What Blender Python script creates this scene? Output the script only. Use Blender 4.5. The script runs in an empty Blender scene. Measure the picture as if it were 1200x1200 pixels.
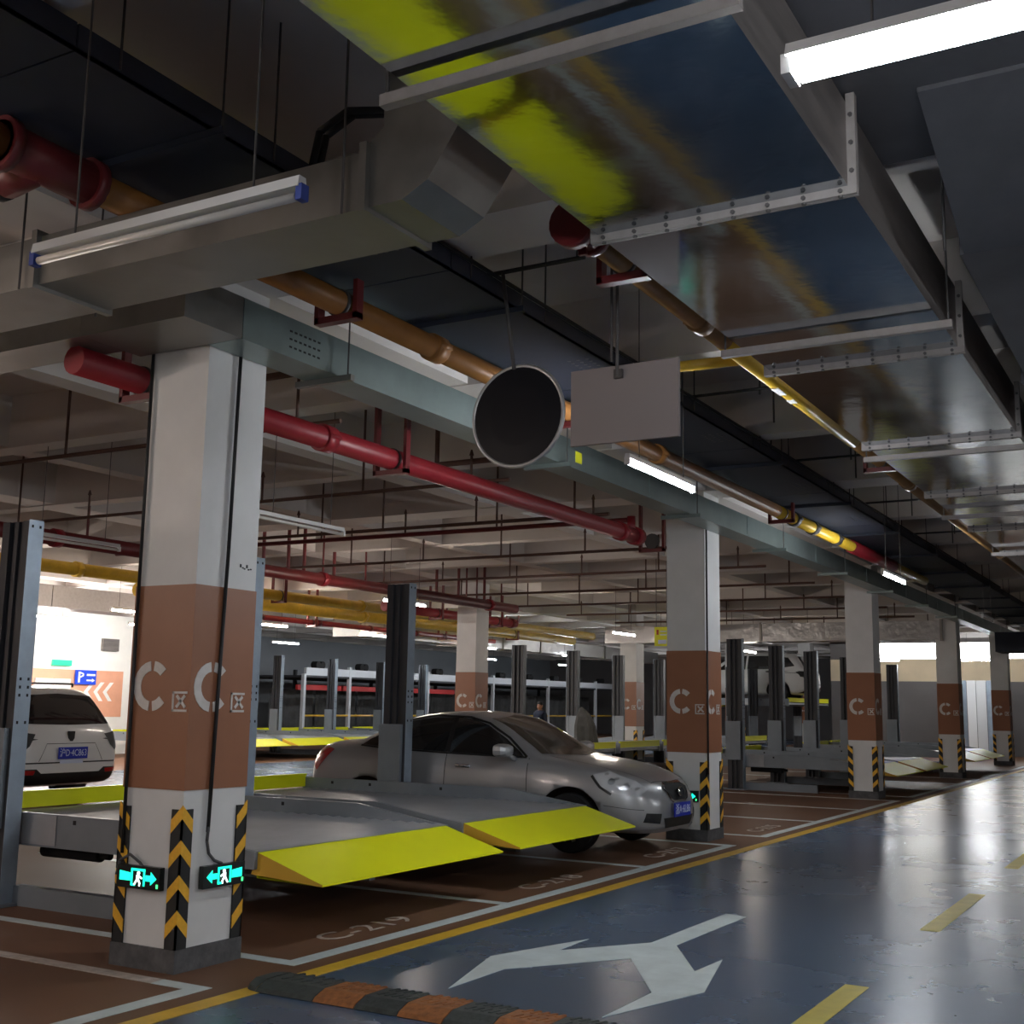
import bpy, bmesh, math, random
from mathutils import Vector, Matrix
from mathutils.bvhtree import BVHTree
random.seed(7)
S = bpy.context.scene
C = S.collection
PI = math.pi

# ------------------------------------------------------------------ camera
cam_d = bpy.data.cameras.new('camera'); cam = bpy.data.objects.new('camera', cam_d); C.objects.link(cam)
cam_d.sensor_width = 36; cam_d.lens = 42.26; cam_d.clip_end = 200; cam_d.clip_start = 0.05
YAW, PITCH, ROLL = math.radians(29.9457), math.radians(9.1187), math.radians(0.9617)
F = Vector((math.cos(YAW) * math.cos(PITCH), math.sin(YAW) * math.cos(PITCH), math.sin(PITCH)))
R0 = Vector((math.sin(YAW), -math.cos(YAW), 0)); U0 = R0.cross(F)
RX = math.cos(ROLL) * R0 + math.sin(ROLL) * U0
UX = -math.sin(ROLL) * R0 + math.cos(ROLL) * U0
M = Matrix((RX, UX, -F)).transposed().to_4x4(); M.translation = (0, 0, 1.5)
cam.matrix_world = M
S.camera = cam

# ------------------------------------------------------------------ world, exposure
w = bpy.data.worlds.new('world'); S.world = w; w.use_nodes = True
w.node_tree.nodes['Background'].inputs[0].default_value = (0.55, 0.6, 0.7, 1)
w.node_tree.nodes['Background'].inputs[1].default_value = 0.05
S.view_settings.view_transform = 'Standard'; S.view_settings.look = 'None'
S.view_settings.gamma = 1; S.view_settings.use_curve_mapping = False
S.view_settings.exposure = 0.75
LAMP_W = 190.0         # radiance of a fluorescent tube
COOL = (0.90, 0.95, 1.0); WARM = (1.0, 0.88, 0.76)

# ------------------------------------------------------------------ materials
MATS = {}
def mat(name, col, rough=0.5, metal=0.0, noise=0.0, scale=4.0, bump=0.0, bscale=30.0, emit=None, estr=0.0,
        rvar=0.0, coat=0.0, alpha=None, trans=0.0, stretch=(1, 1, 1), col2=None, spec=None):
    if name in MATS: return MATS[name]
    m = bpy.data.materials.new(name); m.use_nodes = True
    nt = m.node_tree; b = nt.nodes['Principled BSDF']
    b.inputs['Base Color'].default_value = (*col, 1); b.inputs['Roughness'].default_value = rough
    b.inputs['Metallic'].default_value = metal
    if spec is not None: b.inputs['Specular IOR Level'].default_value = spec
    if coat: b.inputs['Coat Weight'].default_value = coat; b.inputs['Coat Roughness'].default_value = 0.08
    if trans: b.inputs['Transmission Weight'].default_value = trans
    if emit: b.inputs['Emission Color'].default_value = (*emit, 1); b.inputs['Emission Strength'].default_value = estr
    if noise or bump or rvar:
        tc = nt.nodes.new('ShaderNodeTexCoord'); mp = nt.nodes.new('ShaderNodeMapping')
        mp.inputs['Scale'].default_value = stretch
        nt.links.new(tc.outputs['Object'], mp.inputs['Vector'])
    if noise or rvar:
        n = nt.nodes.new('ShaderNodeTexNoise'); n.inputs['Scale'].default_value = scale
        n.inputs['Detail'].default_value = 6; n.inputs['Roughness'].default_value = 0.62
        nt.links.new(mp.outputs[0], n.inputs['Vector'])
    if noise:
        r = nt.nodes.new('ShaderNodeValToRGB')
        r.color_ramp.elements[0].position = 0.3; r.color_ramp.elements[1].position = 0.7
        c2 = col2 or tuple(min(1, c * (1 + noise)) for c in col)
        c1 = tuple(c * (1 - noise) for c in col)
        r.color_ramp.elements[0].color = (*c1, 1); r.color_ramp.elements[1].color = (*c2, 1)
        nt.links.new(n.outputs['Fac'], r.inputs['Fac']); nt.links.new(r.outputs['Color'], b.inputs['Base Color'])
    if rvar:
        mr = nt.nodes.new('ShaderNodeMapRange')
        mr.inputs['To Min'].default_value = max(0.02, rough - rvar); mr.inputs['To Max'].default_value = rough + rvar
        mr.inputs['From Min'].default_value = 0.3; mr.inputs['From Max'].default_value = 0.7
        nt.links.new(n.outputs['Fac'], mr.inputs['Value']); nt.links.new(mr.outputs['Result'], b.inputs['Roughness'])
    if bump:
        n2 = nt.nodes.new('ShaderNodeTexNoise'); n2.inputs['Scale'].default_value = bscale; n2.inputs['Detail'].default_value = 4
        nt.links.new(mp.outputs[0], n2.inputs['Vector'])
        bp = nt.nodes.new('ShaderNodeBump'); bp.inputs['Strength'].default_value = bump; bp.inputs['Distance'].default_value = 0.02
        nt.links.new(n2.outputs['Fac'], bp.inputs['Height']); nt.links.new(bp.outputs['Normal'], b.inputs['Normal'])
    MATS[name] = m
    return m

mat('lane', (0.056, 0.092, 0.150), 0.27, noise=0.08, scale=0.5, bump=0.02, bscale=4, rvar=0.03)
mat('stall', (0.150, 0.078, 0.047), 0.50, noise=0.16, scale=0.8, bump=0.03, bscale=6, rvar=0.05, spec=0.15)
mat('mark_white', (0.52, 0.58, 0.58), 0.45, noise=0.14, scale=5)
mat('mark_worn', (0.44, 0.38, 0.34), 0.5, noise=0.30, scale=14)
mat('mark_yellow', (0.60, 0.36, 0.03), 0.45, noise=0.15, scale=5)
mat('mark_dash', (0.44, 0.36, 0.06), 0.45, noise=0.15, scale=5)
mat('ceiling', (0.60, 0.56, 0.53), 0.85, noise=0.06, scale=1.2, bump=0.05, bscale=20)
mat('wall_white', (0.82, 0.82, 0.80), 0.8, noise=0.03)
mat('wall_grey', (0.30, 0.32, 0.345), 0.75, noise=0.06, scale=0.7)
mat('wall_dim', (0.16, 0.15, 0.15), 0.75, noise=0.1, scale=0.7)  # grey darkened so the colour carries these walls' lack of light
mat('wall_beige', (0.72, 0.60, 0.42), 0.75, noise=0.08, scale=1)
mat('stripe', (0.72, 0.36, 0.24), 0.7, noise=0.05)
mat('pillar_white', (0.66, 0.65, 0.64), 0.55, noise=0.05, scale=3, bump=0.03, bscale=25)
mat('terracotta', (0.275, 0.108, 0.052), 0.45, noise=0.05, scale=3, bump=0.03, bscale=25)
mat('stencil', (0.62, 0.58, 0.55), 0.6, noise=0.08, scale=20)
mat('plinth', (0.085, 0.082, 0.085), 0.8, noise=0.3, scale=12, bump=0.25, bscale=40)
mat('rubber', (0.012, 0.012, 0.013), 0.6)
mat('guard_yellow', (0.82, 0.43, 0.03), 0.5, noise=0.10, scale=30)
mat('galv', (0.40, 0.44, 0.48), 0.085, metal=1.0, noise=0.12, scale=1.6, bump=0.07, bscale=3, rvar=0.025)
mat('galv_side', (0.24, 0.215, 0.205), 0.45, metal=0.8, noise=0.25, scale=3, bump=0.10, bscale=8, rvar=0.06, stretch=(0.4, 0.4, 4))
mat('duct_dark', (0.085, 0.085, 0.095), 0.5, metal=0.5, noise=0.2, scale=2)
mat('galv_dull', (0.25, 0.24, 0.225), 0.40, metal=0.8, noise=0.18, scale=2, bump=0.08, bscale=6, rvar=0.08)
mat('trunking', (0.27, 0.325, 0.315), 0.36, metal=0.7, noise=0.12, scale=2, bump=0.05, bscale=5)
mat('foil', (0.42, 0.42, 0.43), 0.30, metal=0.9, bump=1.0, bscale=5)
mat('flange', (0.27, 0.245, 0.235), 0.5, metal=0.3, noise=0.1, scale=15)
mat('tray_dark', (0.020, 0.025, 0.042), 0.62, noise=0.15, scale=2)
mat('steel_black', (0.015, 0.014, 0.015), 0.6)
mat('steel_brown', (0.085, 0.040, 0.028), 0.6, noise=0.2, scale=8)
mat('rod', (0.06, 0.055, 0.055), 0.5)
mat('pipe_red', (0.25, 0.014, 0.022), 0.40, noise=0.12, scale=5)
mat('pipe_darkred', (0.13, 0.016, 0.018), 0.4, noise=0.15, scale=5)
mat('pipe_orange', (0.27, 0.115, 0.030), 0.38, noise=0.15, scale=4)
mat('pipe_yellow', (0.60, 0.38, 0.03), 0.3, noise=0.15, scale=4)
mat('pipe_yellow_shaded', (0.22, 0.120, 0.045), 0.28, noise=0.2, scale=3)  # yellow pipe paint with the shade mixed into its colour
mat('lift_grey', (0.21, 0.24, 0.275), 0.42, metal=0.3, noise=0.08, scale=3, bump=0.02)
mat('lift_bright', (0.30, 0.36, 0.43), 0.38, metal=0.4, noise=0.12, scale=4)
mat('lift_dark', (0.036, 0.038, 0.045), 0.5, metal=0.2, noise=0.12, scale=3)
mat('deck', (0.36, 0.38, 0.41), 0.42, metal=0.4, noise=0.10, scale=3)
mat('ramp_yellow', (0.80, 0.82, 0.003), 0.42, noise=0.02, scale=3)
mat('ramp_side', (0.62, 0.36, 0.03), 0.5)
mat('hole', (0.006, 0.006, 0.007), 0.8)
mat('lamp_body', (0.74, 0.73, 0.72), 0.4)
mat('lamp_tube_off', (0.62, 0.58, 0.54), 0.3)
mat('blue_cap', (0.02, 0.05, 0.30), 0.5)
mat('tube_on', (1, 1, 1), 0.4, emit=(0.93, 0.96, 1.0), estr=14)
mat('tube_warm', (1, 1, 1), 0.4, emit=(1.0, 0.95, 0.88), estr=14)
mat('sign_black', (0.006, 0.008, 0.008), 0.35)
mat('sign_green', (0.0, 0.3, 0.25), 0.4, emit=(0.01, 0.90, 0.52), estr=1.2)
mat('sign_man', (0.8, 0.9, 0.85), 0.4, emit=(0.75, 1.0, 0.92), estr=1.3)
mat('led_green', (0, .4, .1), 0.4, emit=(0.05, 0.9, 0.2), estr=1.5)
mat('sign_back', (0.24, 0.205, 0.205), 0.5, metal=0.1)
mat('mirror_back', (0.010, 0.010, 0.013), 0.35, spec=0.15)
mat('lightbox_green', (0.02, 0.35, 0.18), 0.4, emit=(0.02, 0.55, 0.28), estr=0.6)
mat('mirror_rim', (0.45, 0.45, 0.46), 0.35, metal=0.6)
mat('sign_yellow', (0.75, 0.75, 0.02), 0.5)
mat('sign_blue', (0.01, 0.06, 0.65), 0.5)
mat('plain_white', (0.85, 0.85, 0.85), 0.5)
mat('plain_red', (0.45, 0.02, 0.02), 0.5)
mat('silver_paint', (0.36, 0.37, 0.385), 0.32, metal=0.45, coat=0.6)
mat('white_paint', (0.74, 0.74, 0.73), 0.30, coat=0.7)
mat('dark_paint', (0.03, 0.032, 0.04), 0.30, coat=0.7)
mat('glass_dark', (0.010, 0.011, 0.012), 0.06, spec=0.7, coat=0.5)
mat('glass_shield', (0.055, 0.048, 0.038), 0.10, spec=0.8, coat=0.6)
mat('chrome', (0.72, 0.72, 0.74), 0.12, metal=1.0)
mat('car_black', (0.008, 0.008, 0.009), 0.45)
mat('tail_red', (0.32, 0.006, 0.008), 0.2, coat=0.8)
mat('lamp_clear', (0.68, 0.70, 0.74), 0.14, metal=0.25, coat=1.0)
mat('plate_blue', (0.012, 0.030, 0.42), 0.4)
mat('plate_white', (0.62, 0.68, 0.85), 0.4)
mat('tyre', (0.010, 0.010, 0.011), 0.7)
mat('alloy', (0.32, 0.33, 0.35), 0.3, metal=0.9)
mat('skin', (0.42, 0.20, 0.12), 0.6)
mat('navy_cloth', (0.008, 0.012, 0.032), 0.85)
mat('hair', (0.012, 0.009, 0.008), 0.7)
mat('tarp', (0.05, 0.05, 0.05), 0.85, noise=0.3, scale=3, bump=0.4, bscale=4)
mat('rack_silver', (0.62, 0.64, 0.68), 0.4, metal=0.3)
mat('daylight', (1, 1, 1), 0.5, emit=(1.0, 0.99, 0.96), estr=9)
mat('rubber_orange', (0.24, 0.085, 0.022), 0.7, noise=0.35, scale=25)
mat('rubber_bump', (0.030, 0.036, 0.034), 0.7, noise=0.4, scale=30)

# ------------------------------------------------------------------ mesh helpers
class MB:
    def __init__(s): s.v = []; s.f = []; s.mi = []; s.cur = 0
    def face(s, pts):
        n = len(s.v); s.v += [tuple(p) for p in pts]; s.f.append(tuple(range(n, n + len(pts)))); s.mi.append(s.cur)
    def box(s, x0, x1, y0, y1, z0, z1):
        n = len(s.v)
        s.v += [(x0, y0, z0), (x1, y0, z0), (x1, y1, z0), (x0, y1, z0), (x0, y0, z1), (x1, y0, z1), (x1, y1, z1), (x0, y1, z1)]
        for q in ((0, 3, 2, 1), (4, 5, 6, 7), (0, 1, 5, 4), (1, 2, 6, 5), (2, 3, 7, 6), (3, 0, 4, 7)):
            s.f.append(tuple(n + i for i in q)); s.mi.append(s.cur)
        return s
    def prism(s, poly, axis, a, b):
        """extrude a 2D polygon (in the plane normal to axis) from a to b; axis x: (y,z), y: (x,z), z: (x,y)"""
        def P(p, t): return {'x': (t, p[0], p[1]), 'y': (p[0], t, p[1]), 'z': (p[0], p[1], t)}[axis]
        n = len(s.v); k = len(poly)
        s.v += [P(p, a) for p in poly] + [P(p, b) for p in poly]
        s.f.append(tuple(range(n, n + k))); s.mi.append(s.cur)
        s.f.append(tuple(range(n + 2 * k - 1, n + k - 1, -1))); s.mi.append(s.cur)
        for i in range(k):
            j = (i + 1) % k
            s.f.append((n + i, n + k + i, n + k + j, n + j)); s.mi.append(s.cur)
        return s
    def tube(s, p, q, r, seg=10, r2=None, caps=True):
        p = Vector(p); q = Vector(q); d = (q - p).normalized()
        a = d.orthogonal().normalized(); b = d.cross(a); r2 = r if r2 is None else r2
        n = len(s.v)
        for c, rr in ((p, r), (q, r2)):
            for i in range(seg):
                t = 2 * PI * i / seg
                s.v.append(tuple(c + a * math.cos(t) * rr + b * math.sin(t) * rr))
        for i in range(seg):
            j = (i + 1) % seg
            s.f.append((n + i, n + j, n + seg + j, n + seg + i)); s.mi.append(s.cur)
        if caps:
            s.f.append(tuple(range(n + seg - 1, n - 1, -1))); s.mi.append(s.cur)
            s.f.append(tuple(range(n + seg, n + 2 * seg))); s.mi.append(s.cur)
        return s
    def path(s, pts, r, seg=8):
        for i in range(len(pts) - 1): s.tube(pts[i], pts[i + 1], r, seg)
        return s
    def mesh(s, name, m, smooth=False):
        me = bpy.data.meshes.new(name); me.from_pydata(s.v, [], s.f)
        ms = m if isinstance(m, (list, tuple)) else [m]
        for q in ms: me.materials.append(MATS[q])
        for p, i in zip(me.polygons, s.mi): p.material_index = min(i, len(ms) - 1)
        bm = bmesh.new(); bm.from_mesh(me); bmesh.ops.recalc_face_normals(bm, faces=bm.faces); bm.to_mesh(me); bm.free()
        if smooth:
            me.polygons.foreach_set('use_smooth', [len(p.vertices) == 4 for p in me.polygons])
        me.update()
        return me
    def build(s, name, m, parent=None, smooth=False, loc=(0, 0, 0)):
        return link(name, s.mesh(name, m, smooth), parent, loc)

def link(name, me, parent=None, loc=(0, 0, 0)):
    o = bpy.data.objects.new(name, me); C.objects.link(o); o.location = loc
    if parent is not None: o.parent = parent
    return o
def thing(name, label, cat, loc=(0, 0, 0), rz=0.0, group=None):
    o = bpy.data.objects.new(name, None); C.objects.link(o); o.location = loc; o.rotation_euler = (0, 0, rz)
    o.empty_display_size = 0.2
    return tag(o, label, cat, group)
def tag(o, label, cat, group=None):
    o['label'] = label; o['category'] = cat
    if group: o['group'] = group
    return o
def struct(o): o['kind'] = 'structure'; return o
def copy_tree(o, parent=None):
    c = o.copy(); C.objects.link(c); c.parent = parent
    for ch in list(o.children): copy_tree(ch, c)
    return c
def text_mesh(body, size, name, m, extrude=0.001):
    cu = bpy.data.curves.new(name, 'FONT'); cu.body = body; cu.size = size; cu.extrude = extrude
    cu.align_x = 'CENTER'; cu.align_y = 'CENTER'; cu.resolution_u = 3
    o = bpy.data.objects.new(name, cu); C.objects.link(o)
    dg = bpy.context.evaluated_depsgraph_get()
    me = bpy.data.meshes.new_from_object(o.evaluated_get(dg))
    bpy.data.objects.remove(o); me.name = name; me.materials.clear(); me.materials.append(MATS[m])
    return me

# ------------------------------------------------------------------ setting
X0, X1, Y0, Y1 = -9.0, 62.0, -8.0, 33.0
PXS = [5.115 + 8.2345 * k for k in range(-1, 6)]      # pillar grid along the lane
PA, PB = 0.53, 0.50                                   # pillar size along / across the lane
ROW1, ROW2 = 5.053, 13.25
LANE = (-0.9, 4.44)
fl = MB()
def strip(y0, y1, mi):
    fl.cur = mi; fl.box(X0, X1, y0, y1, -0.2, 0.0)
strip(Y0, LANE[0], 1); strip(*LANE, 0); strip(LANE[1], 15.9, 1); strip(15.9, 20.1, 0); strip(20.1, Y1, 1)
floor = struct(fl.build('floor', ['lane', 'stall']))
T = 0.003
def mark(name, m, *boxes):
    b = MB()
    for x0, x1, y0, y1 in boxes: b.box(x0, x1, y0, y1, 0.0, T)
    return b.build(name, m, floor)
mark('yellow_edge_line', 'mark_yellow', (X0, X1, 4.385, 4.51))
bays = [(-1.8, 5.0), (5.66, 13.2), (14.25, 21.45), (22.5, 29.7), (30.7, 37.9)]
for a, b in bays: mark('bay_front_line', 'mark_white', (a, b, 4.655, 4.765))
for x in (-1.8, 0.35, 2.6, 5.66, 8.21, 10.84, 13.1, 14.25, 16.6, 19.0, 21.35, 22.5, 24.9, 27.3, 29.6):
    mark('stall_divider_line', 'mark_white', (x, x + 0.10, 4.766, 10.0))
mark('stall_divider_line', 'mark_white', (4.9, 5.0, 4.766, 5.0)); mark('stall_divider_line', 'mark_worn', (4.9, 5.0, 5.003, 10.0))
for x in range(-7, 45, 4): mark('centre_dash', 'mark_dash', (x, x + 2.0, 1.72, 1.85))
arrow = [(5.69, 3.62), (6.53, 3.86), (7.36, 3.61), (6.92, 3.6), (7.48, 3.22), (8.83, 3.2), (8.78, 3.03), (7.49, 3.05),
         (6.83, 2.67), (7.24, 2.65), (6.38, 2.44), (5.6, 2.67), (6.21, 2.67), (6.96, 3.13), (6.27, 3.61)]
MB().prism(arrow, 'z', 0.0, T).build('turn_arrow_marking', 'mark_white', floor)
def floor_text(body, x, y, size, sx=1.0):
    o = link('stall_number', text_mesh(body, size, 'stall_number', 'mark_worn'), floor, (x, y, 0.002)); o.scale = (sx, 0.85, 1)
floor_text('C-219', 6.85, 5.02, 0.34, 1.15); floor_text('C-218', 9.5, 5.02, 0.34, 1.15); floor_text('C-217', 12.1, 5.02, 0.34, 1.15)
floor_text('C-215', 15.3, 5.02, 0.34, 1.15); floor_text('A', 3.75, 4.98, 0.36, 1.0)

# ceiling slab with its grid of beams
slab = struct(MB().box(X0, X1, Y0, Y1, 4.6, 4.8).build('ceiling', 'ceiling'))
BS = 2.745
for i in range(-5, 12):
    yc = 5.3 + BS * i
    if not (Y0 < yc < Y1): continue
    h = 0.26 if i % 3 == 0 else 0.13
    MB().box(X0, X1, yc - h, yc + h, 4.062, 4.61).build('beam', 'ceiling', slab)
for i in range(-5, 21):
    xc = 5.38 + BS * i
    if not (X0 < xc < X1): continue
    h = 0.26 if i % 3 == 0 else 0.13
    MB().box(xc - h, xc + h, Y0, Y1, 4.05, 4.61).build('beam', 'ceiling', slab)

# walls
struct(MB().box(X0, X1, Y0 - 0.2, Y0, 0, 4.6).build('wall_right', 'wall_white'))
struct(MB().box(X0 - 0.2, X0, Y0, Y1, 0, 4.6).build('wall_near', 'wall_white'))
WX = 23.75
wl = struct(MB().box(X0, WX, 26.0, 26.25, 0, 4.6).build('wall_left', 'wall_white'))
st = MB().box(X0, WX - 0.01, 25.985, 26.0, 1.0, 2.23).build('painted_band', 'stripe', wl)
for i in range(3):
    x = 22.62 + i * 0.32
    MB().prism([(x, 1.42), (x + 0.13, 1.42), (x - 0.07, 1.66), (x + 0.16, 1.92), (x + 0.03, 1.92), (x - 0.2, 1.66)], 'y', 25.98, 25.986).build('chevron', 'plain_white', wl)
MB().box(20.8, 21.35, 25.9, 25.985, 1.55, 1.98).box(21.37, 21.9, 25.9, 25.985, 1.55, 1.98).build('electric_cabinet', 'plain_white', wl)
struct(MB().box(WX, WX + 0.25, 26.0, Y1, 0, 4.6).build('wall_return', 'wall_white'))
struct(MB().box(WX, X1, Y1, Y1 + 0.2, 0, 4.6).build('wall_back', 'wall_grey'))
EX, EY = 46.0, 12.4                                   # the lane ends at a windowed wall, the hall goes on behind the pillars
we = MB()
we.cur = 0; we.box(EX, EX + 0.2, Y0, EY, 0, 2.6); we.cur = 1; we.box(EX, EX + 0.2, Y0, EY, 2.6, 3.42); we.cur = 0; we.box(EX, EX + 0.2, Y0, EY, 4.0, 4.6)
for y0_, y1_ in ((Y0, 4.7), (7.9, 8.3), (11.5, EY)): we.box(EX, EX + 0.2, y0_, y1_, 3.4, 4.13)
we = struct(we.build('wall_end', ['wall_dim', 'wall_beige']))
struct(MB().box(EX + 0.6, EX + 0.62, 4.0, 12.0, 3.3, 4.3).build('window_1', 'daylight'))
struct(MB().box(EX + 0.2, EX + 0.8, EY - 0.2, EY, 0, 4.6).box(EX + 0.8, X1, EY - 0.2, EY, 0, 4.6).build('wall_side', 'wall_dim'))
struct(MB().box(X1, X1 + 0.2, EY, Y1, 0, 4.6).build('wall_far', 'wall_dim'))

# ------------------------------------------------------------------ pillars
def letter_c(face, base_a, sgn, z0, size):
    """stencilled C made of two ring halves with gaps; returns list of 2D polys (a, z)"""
    polys = []
    cx, cz = base_a + sgn * size * 0.5, z0 + size * 0.5
    ro, ri = size * 0.5, size * 0.305
    for t0, t1 in ((97, 263), (277, 318), (42, 83)):
        n = 10; o = []; i_ = []
        for k in range(n + 1):
            t = math.radians(t0 + (t1 - t0) * k / n)
            o.append((cx + sgn * ro * math.cos(t), cz + ro * math.sin(t)))
            i_.append((cx + sgn * ri * math.cos(t), cz + ri * math.sin(t)))
        polys.append(o + i_[::-1])
    return polys
def letter_qu(base_a, sgn, z0, size):
    w, t = size, size * 0.11
    A = lambda a, b, c, d: [(base_a + sgn * a, z0 + b), (base_a + sgn * c, z0 + b), (base_a + sgn * c, z0 + d), (base_a + sgn * a, z0 + d)]
    P = [A(0, 0, t, w), A(0, w - t, w, w), A(0, 0, w, t)]
    def bar(p, q):
        dx, dz = q[0] - p[0], q[1] - p[1]; l = math.hypot(dx, dz); nx, nz = -dz / l * t * .7, dx / l * t * .7
        return [(base_a + sgn * (x), z0 + z) for x, z in ((p[0] + nx, p[1] + nz), (q[0] + nx, q[1] + nz), (q[0] - nx, q[1] - nz), (p[0] - nx, p[1] - nz))]
    P.append(bar((w * .3, w * .22), (w * .85, w * .8))); P.append(bar((w * .3, w * .8), (w * .9, w * .22)))
    return P
def pillar(px, py, label, group=None, detail=2):
    """local origin at the -x,-y foot corner"""
    t = thing('pillar', label, 'pillar', (px, py, 0), group=group)
    MB().box(0.012, PA - 0.012, 0.012, PB - 0.012, 0.1, 4.06).build('shaft', 'pillar_white', t)
    MB().box(0.006, PA - 0.006, 0.006, PB - 0.006, 0.99, 2.165).build('painted_band', 'terracotta', t)
    MB().box(-0.004, PA + 0.004, -0.004, PB + 0.004, 0, 0.125).build('plinth', 'plinth', t)
    # corner guards
    g = 0.085; zt = 0.885; zb = 0.125
    for sx, sy in ((0, 0), (0, 1), (1, 0)):
        cx, cy = sx * PA, sy * PB; dx, dy = (1 - 2 * sx), (1 - 2 * sy)
        b = MB()
        b.box(*sorted((cx, cx + dx * g)), *sorted((cy, cy + dy * 0.011)), zb, zt)
        b.box(*sorted((cx, cx + dx * 0.011)), *sorted((cy, cy + dy * g)), zb, zt)
        go = b.build('corner_guard', 'rubber', t)
        for k in range(4):
            z = zb + 0.055 + k * 0.19; hh = 0.075; dz = 0.085
            b = MB(); o = 0.0015
            # chevron leg on the face normal -+y
            b.prism([(cx, z + dz), (cx + dx * g, z), (cx + dx * g, z + hh), (cx, z + dz + hh)], 'y', cy - dy * o, cy + dy * 0.004)
            b.prism([(cy, z + dz), (cy + dy * g, z), (cy + dy * g, z + hh), (cy, z + dz + hh)], 'x', cx - dx * o, cx + dx * 0.004)
            b.build('chevron', 'guard_yellow', go)
    # stencils
    b = MB()
    for P in letter_c('x', PB - 0.045, -1, 1.43, 0.29): b.prism(P, 'x', 0.002, 0.0065)
    b.build('letter_c', 'stencil', t)
    b = MB()
    for P in letter_qu(PB - 0.362, -1, 1.43, 0.115): b.prism(P, 'x', 0.002, 0.0065)
    b.build('letter_qu', 'stencil', t)
    b = MB()
    for P in letter_c('y', 0.035, 1, 1.43, 0.29): b.prism(P, 'y', 0.002, 0.0065)
    b.build('letter_c', 'stencil', t)
    b = MB()
    for P in letter_qu(0.345, 1, 1.43, 0.115): b.prism(P, 'y', 0.002, 0.0065)
    b.build('letter_qu', 'stencil', t)
    return t
names1 = ['terracotta-banded pillar beyond the frame', 'terracotta-banded white pillar beside the two empty yellow-ramped lift platforms',
          'terracotta-banded white pillar right beside the nose of the silver sedan',
          'terracotta-banded white pillar at the far end of the empty brown stalls',
          'fourth terracotta-banded pillar along the lane, after the third one past the empty stalls',
          'farthest terracotta-banded pillar along the lane edge, near the bright strip window']
row1 = [pillar(PXS[k], ROW1, names1[k]) for k in range(1, 6)]
row2l = ['terracotta-banded pillar rising behind the roof of the silver sedan', 'terracotta-banded pillar behind the bonnet of the silver sedan, among lift posts',
         'dim terracotta-banded pillar far behind the empty stalls', 'dim terracotta-banded pillar next to the end of the windowed wall']
row2 = [pillar(PXS[3 + k], ROW2, row2l[k]) for k in range(4)]
# conduits on the two nearest pillars
for p, nm in ((row1[0], 0), (row1[1], 1)):
    x = 0.10 if nm == 0 else 0.03
    MB().path([(x + 0.16 if nm == 0 else x, -0.008, 3.6), (x + 0.145 if nm == 0 else x, -0.008, 2.4), (x + 0.10 if nm == 0 else x, -0.008, 0.75)], 0.011).build('conduit', 'steel_black' if nm == 0 else 'steel_black', p, True)
p = row1[0]
MB().path([(-0.008, PB - 0.04, 3.6), (-0.008, PB - 0.045, 2.2), (-0.008, PB - 0.05, 0.62)], 0.010).build('conduit', 'steel_black', p, True)
arc = [(0.20, -0.012, 0.78), (0.19, -0.014, 0.70), (0.21, -0.014, 0.63), (0.26, -0.014, 0.585), (0.32, -0.014, 0.565)]
MB().path(arc, 0.009).build('sign_cable', 'plinth', p, True)
arc = [(-0.012, PB - 0.02, 0.50), (-0.02, PB - 0.05, 0.58), (-0.022, PB - 0.13, 0.62), (-0.02, PB - 0.21, 0.58), (-0.015, PB - 0.24, 0.55)]
MB().path(arc, 0.008).build('sign_cable', 'plinth', p, True)
sc = MB()
for i, (a, z) in enumerate(((0.37, 2.30), (0.39, 2.295), (0.405, 2.29), (0.425, 2.30), (0.44, 2.288), (0.46, 2.292))):
    sc.box(a, a + 0.012, 0.008, 0.0125, z, z + 0.008 + 0.012 * (i % 3 == 0))
sc.build('scribble', 'steel_black', p)

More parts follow.
